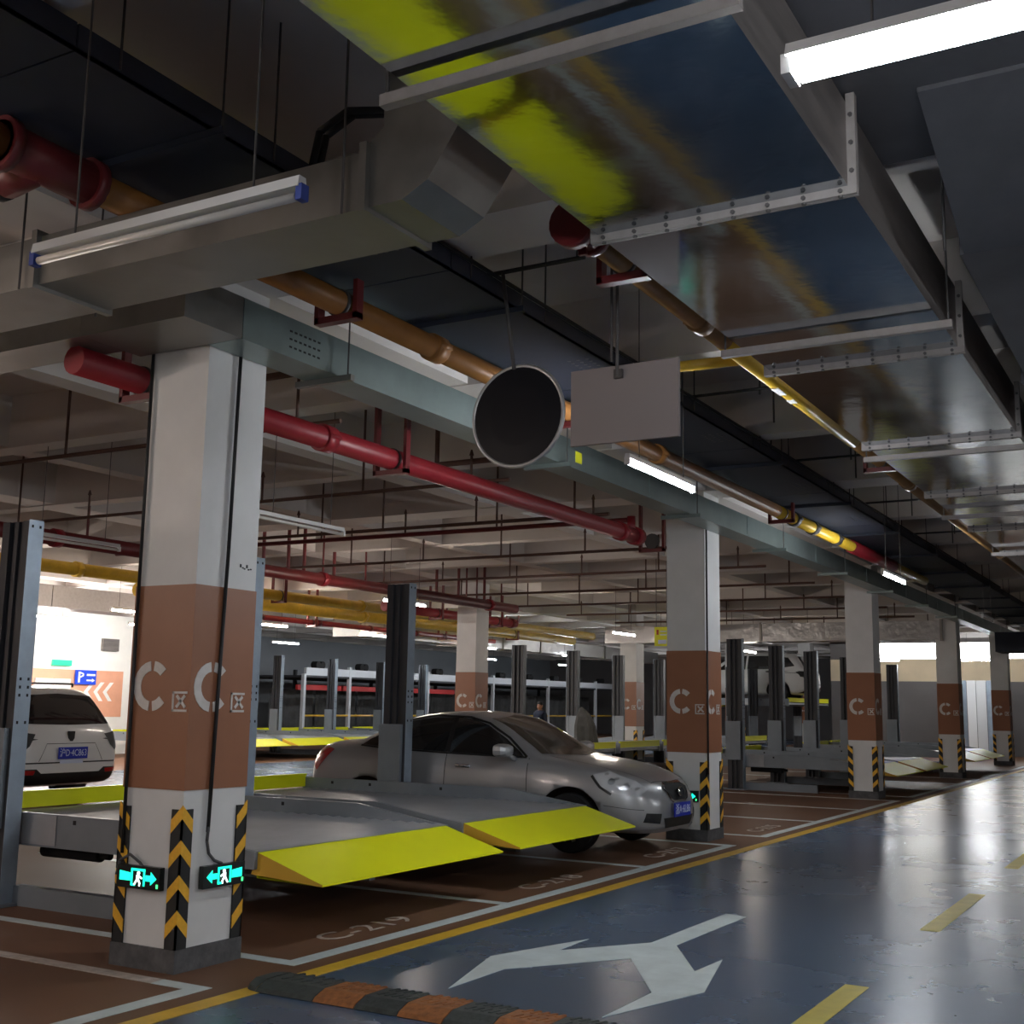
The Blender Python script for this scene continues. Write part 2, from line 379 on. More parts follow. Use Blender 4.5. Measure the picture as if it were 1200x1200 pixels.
# exit signs
def exit_sign(px, py, axis, flip, label):
    """sign hung flat on a pillar face: axis 'x' -> on the -x face, 'y' -> on the -y face; local a runs along the face"""
    t = thing('exit_sign', label, 'exit sign', (px, py, 0.5), rz=0 if axis == 'y' else -PI / 2)
    W, H_ = 0.34, 0.125
    MB().box(-W / 2, W / 2, -0.035, 0.0, -H_ / 2, H_ / 2).build('housing', 'sign_black', t)
    s = -1 if flip else 1
    y0, y1 = -0.0372, -0.035
    b = MB()
    b.prism([(s * 0.06, -0.016), (s * 0.10, -0.016), (s * 0.10, -0.036), (s * 0.145, 0.0), (s * 0.10, 0.036), (s * 0.10, 0.016), (s * 0.06, 0.016)], 'y', y0, y1)
    b.prism([(s * -0.145, -0.022), (s * -0.06, -0.022), (s * -0.06, 0.022), (s * -0.145, 0.03)], 'y', y0, y1)
    for q in ((-0.055, 0.055, 0.035, 0.048), (-0.055, -0.042, -0.045, 0.048), (0.042, 0.055, -0.045, 0.048), (-0.055, -0.02, -0.048, -0.036)):
        b.box(q[0], q[1], y0, y1, q[2], q[3])
    b.build('arrow_pictogram', 'sign_green', t)
    b = MB()
    b.prism([(0.012 * math.cos(k * PI / 4) + 0.004 * s, 0.024 + 0.010 * math.sin(k * PI / 4)) for k in range(8)], 'y', y0, y1)
    b.prism([(s * -0.012, 0.014), (s * 0.012, 0.012), (s * 0.008, -0.016), (s * -0.012, -0.012)], 'y', y0, y1)
    b.prism([(s * -0.012, -0.010), (s * 0.0, -0.014), (s * -0.024, -0.046), (s * -0.034, -0.042)], 'y', y0, y1)
    b.prism([(s * -0.004, -0.014), (s * 0.010, -0.012), (s * 0.022, -0.03), (s * 0.018, -0.048), (s * 0.008, -0.046), (s * 0.010, -0.032)], 'y', y0, y1)
    b.prism([(s * 0.010, 0.012), (s * 0.034, 0.000), (s * 0.030, -0.008), (s * 0.008, 0.002)], 'y', y0, y1)
    b.build('running_figure', 'sign_man', t)
    MB().box(0.145 if axis == 'x' else 0.145, 0.158, y0, y1, -0.05, -0.028).build('status_light', 'led_green', t)
    return t
exit_sign(PXS[1] - 0.001, ROW1 + 0.30 - 0.02, 'x', False, 'green exit sign pointing right on the shaded side of the pillar by the empty lift')
exit_sign(PXS[1] + 0.325, ROW1 - 0.001, 'y', True, 'green exit sign pointing left on the lane side of the pillar by the empty lift')
exit_sign(PXS[2] - 0.001, ROW1 + 0.27, 'x', False, 'green exit sign on the pillar beside the silver sedan')

# ------------------------------------------------------------------ parking lifts
def lift(x, y, posts, label, group=None, rz=0.0, near=False, raised=(), mirror=False):
    """posts: right edges of the posts (local x); platforms between consecutive posts. Local front is -y (front lip at y=-2.8)."""
    t = thing('parking_lift', label, 'parking lift', (x, y, 0), rz, group)
    if mirror: t.scale = (1, -1, 1)                   # faces the second lane
    H_ = 2.82
    prof = [(0, 0), (0.13, 0), (0.13, 0.07), (0.115, 0.07), (0.115, 0.15), (0.13, 0.15), (0.13, 0.30), (0.0, 0.30), (0, 0.22),
            (0.035, 0.22), (0.035, 0.175), (0.012, 0.175), (0.012, 0.135), (0.035, 0.135), (0.035, 0.07), (0, 0.07)]
    for i, px in enumerate(posts):
        xl = px - 0.13
        po = MB().prism([(xl + a, b) for a, b in prof], 'z', 0.0, H_).build('post', 'lift_dark', t)
        MB().box(xl - 0.002, px + 0.002, -0.004, 0.0, 0.0, H_ + 0.01).build('face_plate', 'lift_bright', po)
        MB().box(xl - 0.06, px + 0.06, -0.06, 0.36, 0, 0.018).build('foot_plate', 'lift_grey', po)
        b = MB()
        for z in (H_ - 0.05, 1.62, 1.56, 1.50, 1.30):
            for a in (0.03, 0.10):
                b.box(xl + a - 0.009, xl + a + 0.009, -0.0055, -0.002, z, z + 0.022)
        b.build('bolt_hole', 'hole', po)
        ca = MB().box(xl - 0.035, xl + 0.002, 0.035, 0.33, 0.55, 1.27).box(xl - 0.045, xl - 0.035, 0.035, 0.075, 0.55, 1.27)
        ca.build('carriage', 'lift_grey', t)
        MB().box(px - 0.02, px + 0.06, -1.36, 0.0, 0.0, 0.14).box(px + 0.055, px + 0.062, -1.36, 0, 0.0, 0.14).build('floor_rail', 'lift_grey', t)
    for i in range(len(posts) - 1):
        xa, xb = posts[i] + 0.07, posts[i + 1] - 0.13 - 0.07
        dz = raised[i] if i < len(raised) else 0.0
        # corrugated deck
        d = MB(); n = 56 if near else 20
        ys = [-2.24 + (3.56 * k / n) for k in range(n + 1)]
        zz = [0.53 + dz + 0.010 * (k % 2) for k in range(n + 1)]
        for k in range(n):
            d.face([(xa, ys[k], zz[k]), (xb, ys[k], zz[k]), (xb, ys[k + 1], zz[k + 1]), (xa, ys[k + 1], zz[k + 1])])
        d.box(xa, xb, -2.24, 1.32, 0.47 + dz, 0.527 + dz)
        do = d.build('platform_deck', 'deck', t)
        side = [(-2.24, 0.42), (1.34, 0.42), (1.34, 0.655), (-1.35, 0.655), (-2.10, 0.545), (-2.24, 0.53)]
        side = [(a, b + dz) for a, b in side]
        for sx in (xa - 0.03, xb - 0.01):
            so = MB().prism(side, 'x', sx, sx + 0.04).build('side_beam', 'lift_grey', do)
        MB().box(xa - 0.037, xa - 0.031, -0.35, 0.25, 0.435 + dz, 0.65 + dz).build('joint_plate', 'deck', do)
        b = MB()
        for yy in (-0.55, 0.38, 0.9):
            for zz_ in (0.61,):
                b.box(xa - 0.033, xa - 0.028, yy, yy + 0.03, zz_ - .015 + dz, zz_ + 0.015 + dz)
                b.box(xb - 0.013, xb - 0.008, yy, yy + 0.03, zz_ - .015 + dz, zz_ + 0.015 + dz)
        b.build('bolt_hole', 'hole', do)
        r = MB()
        r.cur = 0
        zt, zl = 0.525 + dz, 0.365 + dz
        yt, yl = -2.24, -2.78
        r.face([(xa, yt, zt), (xb, yt, zt), (xb, yl, zl), (xa, yl, zl)])
        r.face([(xa, yl, zl), (xb, yl, zl), (xb, yl, zl - 0.012), (xa, yl, zl - 0.012)])
        r.face([(xa, yl, zl - 0.012), (xb, yl, zl - 0.012), (xb, yt, zl), (xa, yt, zl)])
        r.face([(xa, yt, zl), (xb, yt, zl), (xb, yt, zt), (xa, yt, zt)])
        r.cur = 1
        for xx in (xa, xb): r.face([(xx, yt, zt), (xx, yl, zl), (xx, yl, zl - 0.012), (xx, yt + 0.05, zl + 0.02)])
        r.build('ramp', ['ramp_yellow', 'ramp_side'], do)
        MB().box(xa, xb, 1.30, 1.345, 0.55 + dz, 0.69 + dz).box(xa, xb, 1.29, 1.355, 0.675 + dz, 0.692 + dz).build('rear_beam', 'ramp_yellow', do)
    # drive motor under the first platform
    MB().tube((posts[0] + 0.2, -0.65, 0.375), (posts[0] + 0.2, -0.05, 0.375), 0.048, 12).tube((posts[0] + 0.2, -0.75, 0.375), (posts[0] + 0.2, -0.65, 0.375), 0.025, 10).build('hydraulic_unit', 'hole', t, True)
    return t
PY = 7.67
lift(0, PY, (6.12, 8.64, 11.18), 'grey two-platform parking lift with empty yellow-ramped decks beside the exit-sign pillar', near=True)
lift(0, PY, (-2.0, 0.5, 3.05), 'grey parking lift beside the unlit hanging lamp, out past the pillar')
lift(0, PY, (22.3, 24.85, 27.4), 'dark grey parking lift standing beyond the empty brown stalls')
lift(0, PY, (30.55, 33.1, 35.6), 'dark grey parking lift between the two farthest lane-side pillars')
lift(0, 13.4, (23.5, 26.15, 28.75, 31.45), 'grey parking lift behind the silver sedan, showing its rear beam', mirror=True)
lift(0, 13.4, (39.45, 42.0, 44.5), 'dim parking lift holding up a white car deep in the hall', mirror=True, raised=(1.2, 1.2))
lift(0, 13.4, (34.75, 37.3), 'grey single parking lift deep in the hall behind the sedan pillar', mirror=True)
lift(0, 23.55, (22.45, 24.97, 27.6, 30.15, 32.7, 35.2), 'brightly lit pale parking lift with yellow ramps along the second lane')

# ------------------------------------------------------------------ ducts and trays under the ceiling
def rods(t, pts, z1=4.6, r=0.006, name='hanger_rod', m='rod'):
    for x, y, z in pts: MB().tube((x, y, z), (x, y, z1), r, 6).build(name, m, t)
# main duct along the lane
DZ, DT, DL, DR = 3.58, 3.94, 2.237, 1.124
t = thing('air_duct', 'big galvanised air duct running above the blue lane with bolted flanges', 'air duct', (0, 0, DZ))
fx = [2.175 + 2.45 * (k - 3) for k in range(0, 21)]
for i in range(len(fx) - 1):
    a, b = fx[i] + 0.004, fx[i + 1] - 0.004
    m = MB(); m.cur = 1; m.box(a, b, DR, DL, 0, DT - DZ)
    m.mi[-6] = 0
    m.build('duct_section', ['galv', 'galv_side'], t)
for x in fx:
    b = MB(); h = 0.035
    b.box(x - 0.020, x - 0.003, DR - h, DL + h, -h, 0.0).box(x + 0.003, x + 0.020, DR - h, DL + h, -h, 0.0)
    b.box(x - 0.020, x + 0.020, DR - h, DR, 0, DT - DZ + h).box(x - 0.020, x + 0.020, DL, DL + h, 0, DT - DZ + h)
    fo = b.build('flange', 'flange', t)
    n = 8; b = MB()
    for k in range(n):
        yb_ = DR + 0.03 + (DL - DR - 0.06) * k / (n - 1)
        b.tube((x - 0.028, yb_, -0.018), (x - 0.019, yb_, -0.018), 0.010, 6); b.tube((x - 0.012, yb_, -0.044), (x - 0.012, yb_, -0.034), 0.010, 6)
    for k in range(3): b.tube((x - 0.028, DR - 0.018, 0.06 + 0.12 * k), (x - 0.019, DR - 0.018, 0.06 + 0.12 * k), 0.010, 6)
    b.build('flange_bolt', 'rod', fo)['kind'] = 'stuff'
for x in [3.09 + 3.34 * k for k in range(-2, 12)]:
    b = MB().box(x - 0.02, x + 0.02, DR - 0.08, DL + 0.08, -0.075, -0.036).box(x - 0.02, x + 0.02, DR - 0.08, DL + 0.08, -0.078, -0.074)
    b.build('support_bar', 'flange', t)
    rods(t, [(x, DR - 0.06, -0.07), (x, DL + 0.06, -0.07)], 1.02)
# neighbour duct to the right of the main duct
t = thing('air_duct', 'dark galvanised air duct hanging beside the big flanged duct', 'air duct', (0, 0, 3.62))
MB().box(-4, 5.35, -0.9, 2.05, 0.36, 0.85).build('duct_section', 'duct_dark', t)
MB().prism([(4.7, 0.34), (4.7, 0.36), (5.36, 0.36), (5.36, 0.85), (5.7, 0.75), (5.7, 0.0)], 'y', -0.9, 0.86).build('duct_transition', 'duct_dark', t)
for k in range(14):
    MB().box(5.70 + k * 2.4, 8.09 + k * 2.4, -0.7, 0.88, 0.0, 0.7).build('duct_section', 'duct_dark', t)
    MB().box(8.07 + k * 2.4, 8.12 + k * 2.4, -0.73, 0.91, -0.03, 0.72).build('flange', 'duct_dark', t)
rods(t, [(5.6 + 3 * k, 0.93, 0.0) for k in range(8)], 0.98)
# cross duct
t = thing('air_duct', 'dull metal duct crossing above the near pillar and turning up beside the big duct', 'air duct', (0, 0, 3.45))
CX0, CX1 = 3.64, 4.065
for a, b in ((2.82, 4.75), (4.76, 6.8), (6.81, 8.9), (8.91, 11.0), (11.01, 13.1)):
    MB().box(CX0, CX1, a, b, 0, 0.245).build('duct_section', 'galv_dull', t)
for y in (4.755, 6.805, 8.905, 11.005):
    MB().box(CX0 - 0.03, CX1 + 0.03, y - 0.018, y + 0.018, -0.02, 0.27).build('flange', 'galv_dull', t)
MB().prism([(2.82, 0.0), (2.82, 0.245), (2.72, 0.33), (2.72, 0.58), (2.36, 0.58), (2.36, 0.26), (2.50, 0.06), (2.62, 0.0)], 'x', CX0, CX1).build('elbow', 'galv_dull', t)
MB().box(CX0 - 0.03, CX1 + 0.03, 2.78, 2.815, -0.02, 0.27).build('flange', 'galv_dull', t)
rods(t, [(CX0 - 0.02, 2.9, -0.01), (CX0 - 0.02, 4.85, -0.01), (CX0 - 0.02, 6.9, -0.01), (CX1 + 0.02, 4.85, -0.01)], 1.15)
# galvanised trunking along the pillar heads
t = thing('cable_trunking', 'pale galvanised cable trunking running along the pillar heads', 'cable trunking', (0, 0, 3.59))
xs = [5.085, 8.1, 11.1, 14.1, 17.1, 20.1, 23.1, 26.1, 29.1, 32.1, 35.1, 38.1]
for a, b in zip(xs[:-1], xs[1:]):
    MB().box(a + 0.003, b - 0.003, 4.77, 5.045, 0, 0.25).build('trunking_section', 'trunking', t)
    MB().box(b - 0.05, b + 0.05, 4.764, 4.77, 0.02, 0.23).build('joint_plate', 'trunking', t)
MB().box(4.62, 5.082, 4.77, 5.60, 0, 0.25).build('corner_section', 'galv_dull', t)
for a, b in ((5.603, 8.5), (8.503, 11.5), (11.503, 14)):
    MB().box(4.62, 4.95, a, b, 0, 0.25).build('trunking_section', 'galv_dull', t)
for x in (6.0, 9.1, 12.2, 15.3, 18.4, 21.5, 24.6, 27.7):
    MB().box(x - 0.02, x + 0.02, 4.66, 5.12, -0.04, -0.001).build('support_bar', 'trunking' if x > 7 else 'galv_dull', t)
    rods(t, [(x, 4.70, -0.03)], 0.98)
b = MB()
for i in range(7):
    for j in range(3): b.box(5.50 + i * 0.045, 5.525 + i * 0.045, 4.7685, 4.771, 0.06 + j * 0.05, 0.072 + j * 0.05)
b.build('vent_slot', 'hole', t)
MB().box(9.4, 9.52, 4.766, 4.77, 0.06, 0.16).build('label_plate', 'sign_yellow', t)
# wide dark cable tray
t = thing('cable_tray', 'wide dark blue-grey cable tray hung above the orange pipe', 'cable tray', (0, 0, 3.90))
for k in range(-3, 14):
    a = 0.2 + k * 2.6
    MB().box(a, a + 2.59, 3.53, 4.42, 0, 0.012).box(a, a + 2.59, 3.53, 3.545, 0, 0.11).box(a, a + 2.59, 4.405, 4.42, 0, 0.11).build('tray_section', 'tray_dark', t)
    b = MB()
    for i in range(6):
        for j in range(3): b.tube((a + 1.9 + i * 0.06, 3.62 + j * 0.07, -0.002), (a + 1.9 + i * 0.06, 3.62 + j * 0.07, 0.001), 0.014, 6)
    b.build('drain_hole', 'rod', t)['kind'] = 'stuff'
    MB().box(a + 0.7, a + 0.74, 3.46, 4.49, -0.035, -0.001).build('support_bar', 'tray_dark', t)
    rods(t, [(a + 0.72, 3.48, -0.03), (a + 0.72, 4.47, -0.03), (a + 1.1, 3.525, 0.02), (a + 0.2, 3.525, 0.02)], 0.70)
# black cables arching over the tray
t = thing('cable_bundle', 'black cables arching from the ceiling into the dark tray', 'cables', (3.6, 3.5, 3.9))
for dx in (0, 0.05):
    pts = [(0.9 + dx, -0.35, 0.42), (0.8 + dx, -0.22, 0.44), (0.66 + dx, -0.1, 0.40), (0.58 + dx, 0.0, 0.28), (0.56 + dx, 0.02, 0.1)]
    MB().path(pts, 0.018).build('cable', 'steel_black', t, True)
# thin black conduit along the lane + cross bars
t = thing('conduit', 'thin black conduit running diagonally past the round mirror under the slab', 'conduit', (0, 0, 4.02))
MB().tube((4.9, 3.52, 0), (26, 3.52, 0), 0.013, 8).build('conduit_tube', 'steel_black', t)
for x in (9.1, 12.0, 14.9, 17.8):
    MB().tube((x, 2.3, 0.02), (x, 4.6, 0.02), 0.013, 8).build('cross_conduit', 'steel_black', t)
    rods(t, [(x + 0.1, 3.0, 0), (x, 3.8, 0), (x + 1.1, 3.2, 0)], 0.58, 0.009)

# pipes
def pipe(name, label, y, z, xa, xb, r, m, cat='pipe', couplings=(), cm=None, brackets=(), group=None, seg=16):
    t = thing(name, label, cat, (xa, y, z), group=group)
    MB().tube((0, 0, 0), (xb - xa, 0, 0), r, seg).build('pipe_run', m, t, True)
    for x in couplings:
        MB().tube((x - xa - 0.06, 0, 0), (x - xa + 0.06, 0, 0), r * 1.22, seg).box(x - xa - 0.05, x - xa + 0.05, -r * 1.45, r * 1.45, -0.015, 0.015).build('coupling', cm or m, t, True)
    for x in brackets:
        bc = 5.38 + 2.745 * round((x - 5.38) / 2.745); x = min(max(x, bc - 0.09), bc + 0.09)
        b = MB(); w_ = r + 0.05
        b.box(x - xa - 0.03, x - xa + 0.03, -w_ - 0.03, w_ + 0.03, -r - 0.045, -r - 0.005)
        b.box(x - xa - 0.03, x - xa + 0.03, -w_ - 0.03, -w_, -r - 0.04, 4.05 - z).box(x - xa - 0.03, x - xa + 0.03, w_, w_ + 0.03, -r - 0.04, 4.05 - z)
        b.build('bracket', 'pipe_darkred', t)
        MB().tube((x - xa - 0.012, 0, 0), (x - xa + 0.012, 0, 0), r + 0.008, seg).build('clamp', 'rod', t, True)
    return t
t = pipe('fire_pipe', 'orange-brown pipe with clamps running below the dark cable tray', 4.23, 3.785, 3.5, 13.5, 0.074, 'pipe_orange', brackets=(5.05, 8.3), couplings=(6.3, 10.0))
t2 = pipe('fire_pipe', 'yellow and red banded pipe beyond the lit lamp below the dark tray', 4.23, 3.785, 13.52, 22.0, 0.074, 'pipe_yellow', couplings=(14.2, 15.0, 16.1), cm='rod', brackets=(13.9,))
MB().tube((3.4, 0, 0), (6.0, 0, 0), 0.092, 16).build('red_sleeve', 'pipe_red', t2, True)
# valve at the left: red tee with orange branch
t = thing('pipe_valve', 'red tee valve joining orange pipes at the upper left', 'valve', (3.2, 4.23, 3.785))
MB().tube((-0.20, 0, 0), (0.3, 0, 0), 0.098, 16).tube((0, 0, 0), (0, 0.22, -0.03), 0.098, 16).build('tee_body', 'pipe_darkred', t, True)
for x in (-0.2, 0.25): MB().tube((x, 0, 0), (x + 0.05, 0, 0), 0.118, 16).build('coupling', 'pipe_darkred', t, True)
MB().tube((0, 0.22, -0.03), (0, 1.2, -0.14), 0.078, 16).build('branch_pipe', 'pipe_orange', t, True)
for y in (0.24, 0.37): MB().tube((0, y, -0.035), (0, y + 0.03, -0.038), 0.095, 16).build('clamp_ring', 'rod', t, True)
MB().tube((-1.9, 0, 0), (-0.2, 0, 0), 0.078, 16).build('pipe_run', 'pipe_orange', t, True)
# yellow pipe beside the main duct with red valve
t = pipe('gas_pipe', 'yellow pipe in a shaded olive tone hugging the left edge of the big flanged duct', 2.42, 3.715, 4.95, 40, 0.06, 'pipe_yellow_shaded', couplings=(6.35, 12.0, 18.0), brackets=(5.25, 9.85))
MB().tube((1.8, 0, 0.0), (4.9, 0, 0.0), 0.063, 16).build('lit_length', 'pipe_yellow', t, True)  # brighter yellow stands for light falling on this stretch of the pipe
MB().box(2.8, 3.0, -0.02, 0.03, -0.066, -0.05).box(3.15, 3.25, -0.02, 0.03, -0.066, -0.05).build('sticker', 'plain_white', t)
t = thing('pipe_valve', 'dark red flanged valve on the yellow pipe beside the big duct', 'valve', (4.84, 2.42, 3.715))
MB().tube((-0.14, 0, 0), (-0.07, 0, 0), 0.115, 20).tube((-0.07, 0, 0), (0.10, 0, 0), 0.075, 16).tube((0.06, 0, 0), (0.11, 0, 0), 0.09, 16).build('valve_body', 'pipe_darkred', t, True)
MB().box(-0.02, 0.0, -0.02, 0.02, -0.12, -0.06).build('lug', 'pipe_darkred', t)
t = pipe('branch_pipe', 'short yellow cross pipe joining the shade-toned yellow pipe behind the blank sign', 2.49, 3.715, 7.2, 7.21, 0.03, 'pipe_yellow')
MB().tube((0, 0, 0), (0, 0.95, 0.02), 0.036, 12).build('cross_run', 'pipe_yellow', t, True)
# red pipe along the stalls
t = pipe('fire_pipe', 'bright red fire pipe running behind the pillars above the lift', 5.80, 3.51, 4.75, 12.95, 0.088, 'pipe_red', couplings=(7.15, 12.6), brackets=(5.05, 7.8, 12.35))
MB().tube((8.2, 0, 0), (8.35, 0, 0), 0.11, 16).tube((8.15, 0, 0.0), (8.15, 0, 0.22), 0.05, 12).build('end_fitting', 'pipe_red', t, True)
MB().tube((2.0, -0.75, 0.42), (2.0, 1.0, 0.42), 0.03, 8).tube((2.0, 0.95, 0.42), (2.0, 0.95, 1.05), 0.025, 8).build('cross_angle', 'steel_brown', t)
MB().tube((5.4, -0.75, 0.42), (5.4, 1.0, 0.42), 0.03, 8).tube((5.4, 0.95, 0.42), (5.4, 0.95, 1.05), 0.025, 8).build('cross_angle', 'steel_brown', t)
t = pipe('fire_pipe', 'long dark red fire pipe over the second pillar row', 12.9, 3.55, 8.0, 22.6, 0.10, 'pipe_darkred', couplings=(10.5, 16.0, 21.5), cm='pipe_red')
for x in [9.5, 11, 13.2, 14.1, 14.5, 15.1, 15.5, 16, 16.3, 17.2, 19.5, 20.3, 20.6, 21.0, 21.3, 22.0]:
    MB().tube((x - 8, 0, 0), (x - 8, 0, 1.0), 0.03 if int(x * 10) % 2 else 0.018, 8).build('riser', 'pipe_darkred', t)
# sprinkler branch lines across the stalls
for i, (x, z, m, r) in enumerate(((7.40, 3.71, 'steel_brown', 0.020), (10.1, 3.70, 'steel_brown', 0.020), (12.4, 3.69, 'steel_brown', 0.022), (12.9, 3.69, 'pipe_darkred', 0.030),
                                  (15.4, 3.69, 'steel_brown', 0.022), (18.1, 3.70, 'steel_brown', 0.022), (20.8, 3.70, 'steel_brown', 0.022), (23.6, 3.70, 'steel_brown', 0.022),
                                  (26.3, 3.70, 'steel_brown', 0.022), (29.1, 3.70, 'steel_brown', 0.022), (33.0, 3.7, 'steel_brown', 0.022))):
    lab = ['thin brown sprinkler line crossing above the lift platform next to the exit-sign pillar', 'thin brown sprinkler line crossing above the lift platform next to the sedan',
           'thin brown sprinkler line crossing above the silver sedan', 'thin dark red sprinkler line joining the end of the bright red fire pipe',
           'thin brown sprinkler line over the empty stall right after the sedan pillar', 'thin brown sprinkler line over the middle of the empty brown stalls',
           'thin brown sprinkler line just before the pillar that ends the empty stalls'][i] if i < 7 else 'thin brown sprinkler line crossing above the far lifts'
    t = thing('sprinkler_pipe', lab, 'sprinkler pipe', (x, 5.95, z), group='brown sprinkler lines over the far lifts' if i > 6 else None)
    MB().tube((0, -0.1, 0), (0, 7.6 if i != 3 else 8.5, 0), r, 8).build('branch_line', m, t)
    ys = [0.35, 1.7, 3.1, 4.5, 5.9, 7.2]
    for k, y in enumerate(ys):
        if i % 2 == k % 2: MB().tube((0, y, 0), (0, y, 0.9), 0.014, 6).build('hanger_rod', 'steel_brown', t)
        else:
            MB().tube((0.0, y, 0), (0.0, y, 0.28), 0.014, 6).tube((0, y, 0.28), (0, y, 0.34), 0.025, 8, 0.008).build('sprinkler_head', 'steel_brown', t)
# second lane services (background)
pipe('gas_pipe', 'topmost bright yellow pipe in the bundle over the bright second lane', 16.6, 3.66, 8, 34, 0.11, 'pipe_yellow', couplings=(10, 14, 18, 22, 26), brackets=(12, 20, 28))
pipe('gas_pipe', 'thick yellow-orange pipe low in the bundle over the bright second lane', 17.3, 3.52, 16, 34, 0.13, 'pipe_yellow', couplings=(19, 23, 25), brackets=(17, 24, 31))
pipe('fire_pipe', 'thin red pipe below the yellow bundle over the second lane', 17.8, 3.30, 18, 30.0, 0.06, 'pipe_red', couplings=(20, 22, 24, 26), cm='pipe_darkred', brackets=(21, 27))
pipe('fire_pipe', 'short red capped pipe beside the pillar behind the sedan roof', 14.5, 3.45, 20, 25.4, 0.10, 'pipe_red', couplings=(25.2,), cm='pipe_darkred', brackets=(22, 24.5))
t = thing('air_duct', 'crumpled silver foil duct over the second lane', 'air duct', (24.5, 18.9, 3.18))
for k in range(8): MB().box(k * 2.4, k * 2.4 + 2.38, -0.4, 0.4, 0, 0.42).build('duct_section', 'foil', t)
rods(t, [(1 + 3 * k, 0.41, 0) for k in range(6)], 1.42)
for k in range(8): MB().box(k * 2.4 - 0.03, k * 2.4 + 0.03, -0.43, 0.43, -0.03, 0.45).build('flange', 'galv_dull', t)
t = thing('air_duct', 'cream metal duct under the ceiling by the white wall', 'air duct', (12, 21.0, 3.35))
for k in range(5): MB().box(k * 2.4, k * 2.4 + 2.38, -0.4, 0.4, 0, 0.45).build('duct_section', 'flange', t)
t = thing('air_duct', 'silver foil-wrapped duct crossing far behind the empty stalls', 'air duct', (30.2, 6.2, 3.20))
for k in range(4): MB().box(-0.4, 0.4, k * 2.2 - 0.8, k * 2.2 + 1.38, 0, 0.45).build('duct_section', 'foil', t)
for k in range(4): MB().box(-0.43, 0.43, k * 2.2 - 0.84, k * 2.2 - 0.78, -0.03, 0.48).build('flange', 'galv_dull', t)
rods(t, [(0, 0.5 + 2 * k, 0.4) for k in range(4)], 1.4)
t = thing('air_duct', 'dark duct crossing over the lane at its far end', 'air duct', (33.0, 2.47, 3.05))
for k in range(2): MB().box(0, 1.2, k * 1.1, k * 1.1 + 1.09, 0, 0.5).build('duct_section', 'tray_dark', t)

# ------------------------------------------------------------------ lamps
def tube_mat(col, power):
    n = 'tube_%d_%d' % (int(power), int(col[2] * 100))
    mat(n, (1, 1, 1), 0.4, emit=col, estr=power)
    return n
def lamp(x, y, z, along, label, lit=True, power=None, length=1.22, caps=False, double=False, group=None, col=COOL, rod_top=4.6, tube='tube_on'):
    t = thing('fluorescent_lamp', label, 'lamp', (x, y, z), 0 if along == 'x' else PI / 2, group)
    h = length / 2
    wd = 0.05 if double else 0.022
    MB().prism([(-wd, 0.022), (wd, 0.022), (wd * 0.7, 0.058), (-wd * 0.7, 0.058)], 'x', -h, h).build('housing', 'lamp_body', t)
    b = MB()
    for yy in ((-0.028, 0.028) if double else (0,)): b.tube((-h + 0.02, yy, -0.004), (h - 0.02, yy, -0.004), 0.015, 10)
    b.build('tube', tube_mat(col, power or LAMP_W) if lit else 'lamp_tube_off', t, True)
    for s in (-1, 1):
        MB().box(s * h - 0.012, s * h + 0.012, -wd * 0.8, wd * 0.8, -0.021, 0.030).build('end_cap', 'blue_cap' if caps else 'lamp_body', t)
        MB().tube((s * (h - 0.2), 0, 0.055), (s * (h - 0.2), 0, rod_top - z), 0.004, 6).build('hanger_rod', 'rod', t)
    return t
lamp(2.7, 0.14, 3.04, 'y', 'lit twin-tube lamp hanging close beside the big flanged duct', double=True, length=1.3, rod_top=3.98)
lamp(2.7, 2.93, 3.04, 'y', 'unlit pale lamp with blue end caps hanging below the dull cross duct', lit=False, caps=True)
lamp(7.95, 3.33, 3.15, 'x', 'lit lamp hanging just behind the blank square sign', power=LAMP_W * 1.0)
lamp(15.4, 3.33, 3.15, 'x', 'lit lamp farther down the lane beside the red-sleeved pipe')
for x in (22.85, 30.3, 37.75): lamp(x, 3.33, 3.15, 'x', 'unlit lamp far down the dark end of the lane', lit=False, group='far lane lamps')
lamp(0.5, 3.33, 3.15, 'x', 'lit lamp over the lane beside the viewpoint', power=LAMP_W * 0.7)
for x in (-5.5, 8.2, 15.5): lamp(x, -3.5, 3.1, 'x', 'unseen fill lamp added over the stalls on the other side of the lane', group='unseen fill lamps over the opposite stalls')  # out of view, added as ambient fill
for x in (-5.0,): lamp(x, 3.33, 3.15, 'x', 'unseen fill lamp added over the lane behind the viewpoint')  # unseen lamp behind the camera, added for fill light
lamp(8.53, 7.14, 3.10, 'x', 'unlit pale lamp above the lift next to the bright red pipe', lit=False)
lamp(8.53, 10.2, 3.10, 'x', 'unlit pale lamp farther back below the dark red pipe', lit=False)
for x in (13, 17, 21, 25): lamp(x, 18.4, 3.2, 'x', 'lit lamp over the bright second lane', group='second lane lamps', power=LAMP_W * 1.7, col=WARM)
for x in (30.5, 36, 41, 50): lamp(x, 18.4, 3.15, 'x', 'lit lamp over the dim far part of the second lane', group='far second lane lamps', power=LAMP_W * 1.2)
for x in (14.5, 18.5, 21.5): lamp(x, 22.8, 3.3, 'x', 'strong lamp added to brighten the white wall', group='added white wall lamps', power=LAMP_W * 3.6, col=(1, 0.97, 0.92))  # added lamps, standing in for daylight from the entrance ramp
for x in (28.5, 34.5, 40.5, 47, 54): lamp(x, 24.3, 3.25, 'x', 'lit lamp in front of the grey back wall', group='back wall lamps', power=LAMP_W * 1.0)
for y in (6.4, 9.6): lamp(42.0, y, 3.2, 'y', 'lamp added to brighten the windowed end wall', group='added end wall lamps', power=LAMP_W * 0.9)  # added to light the end wall, the screen and the floor sheen
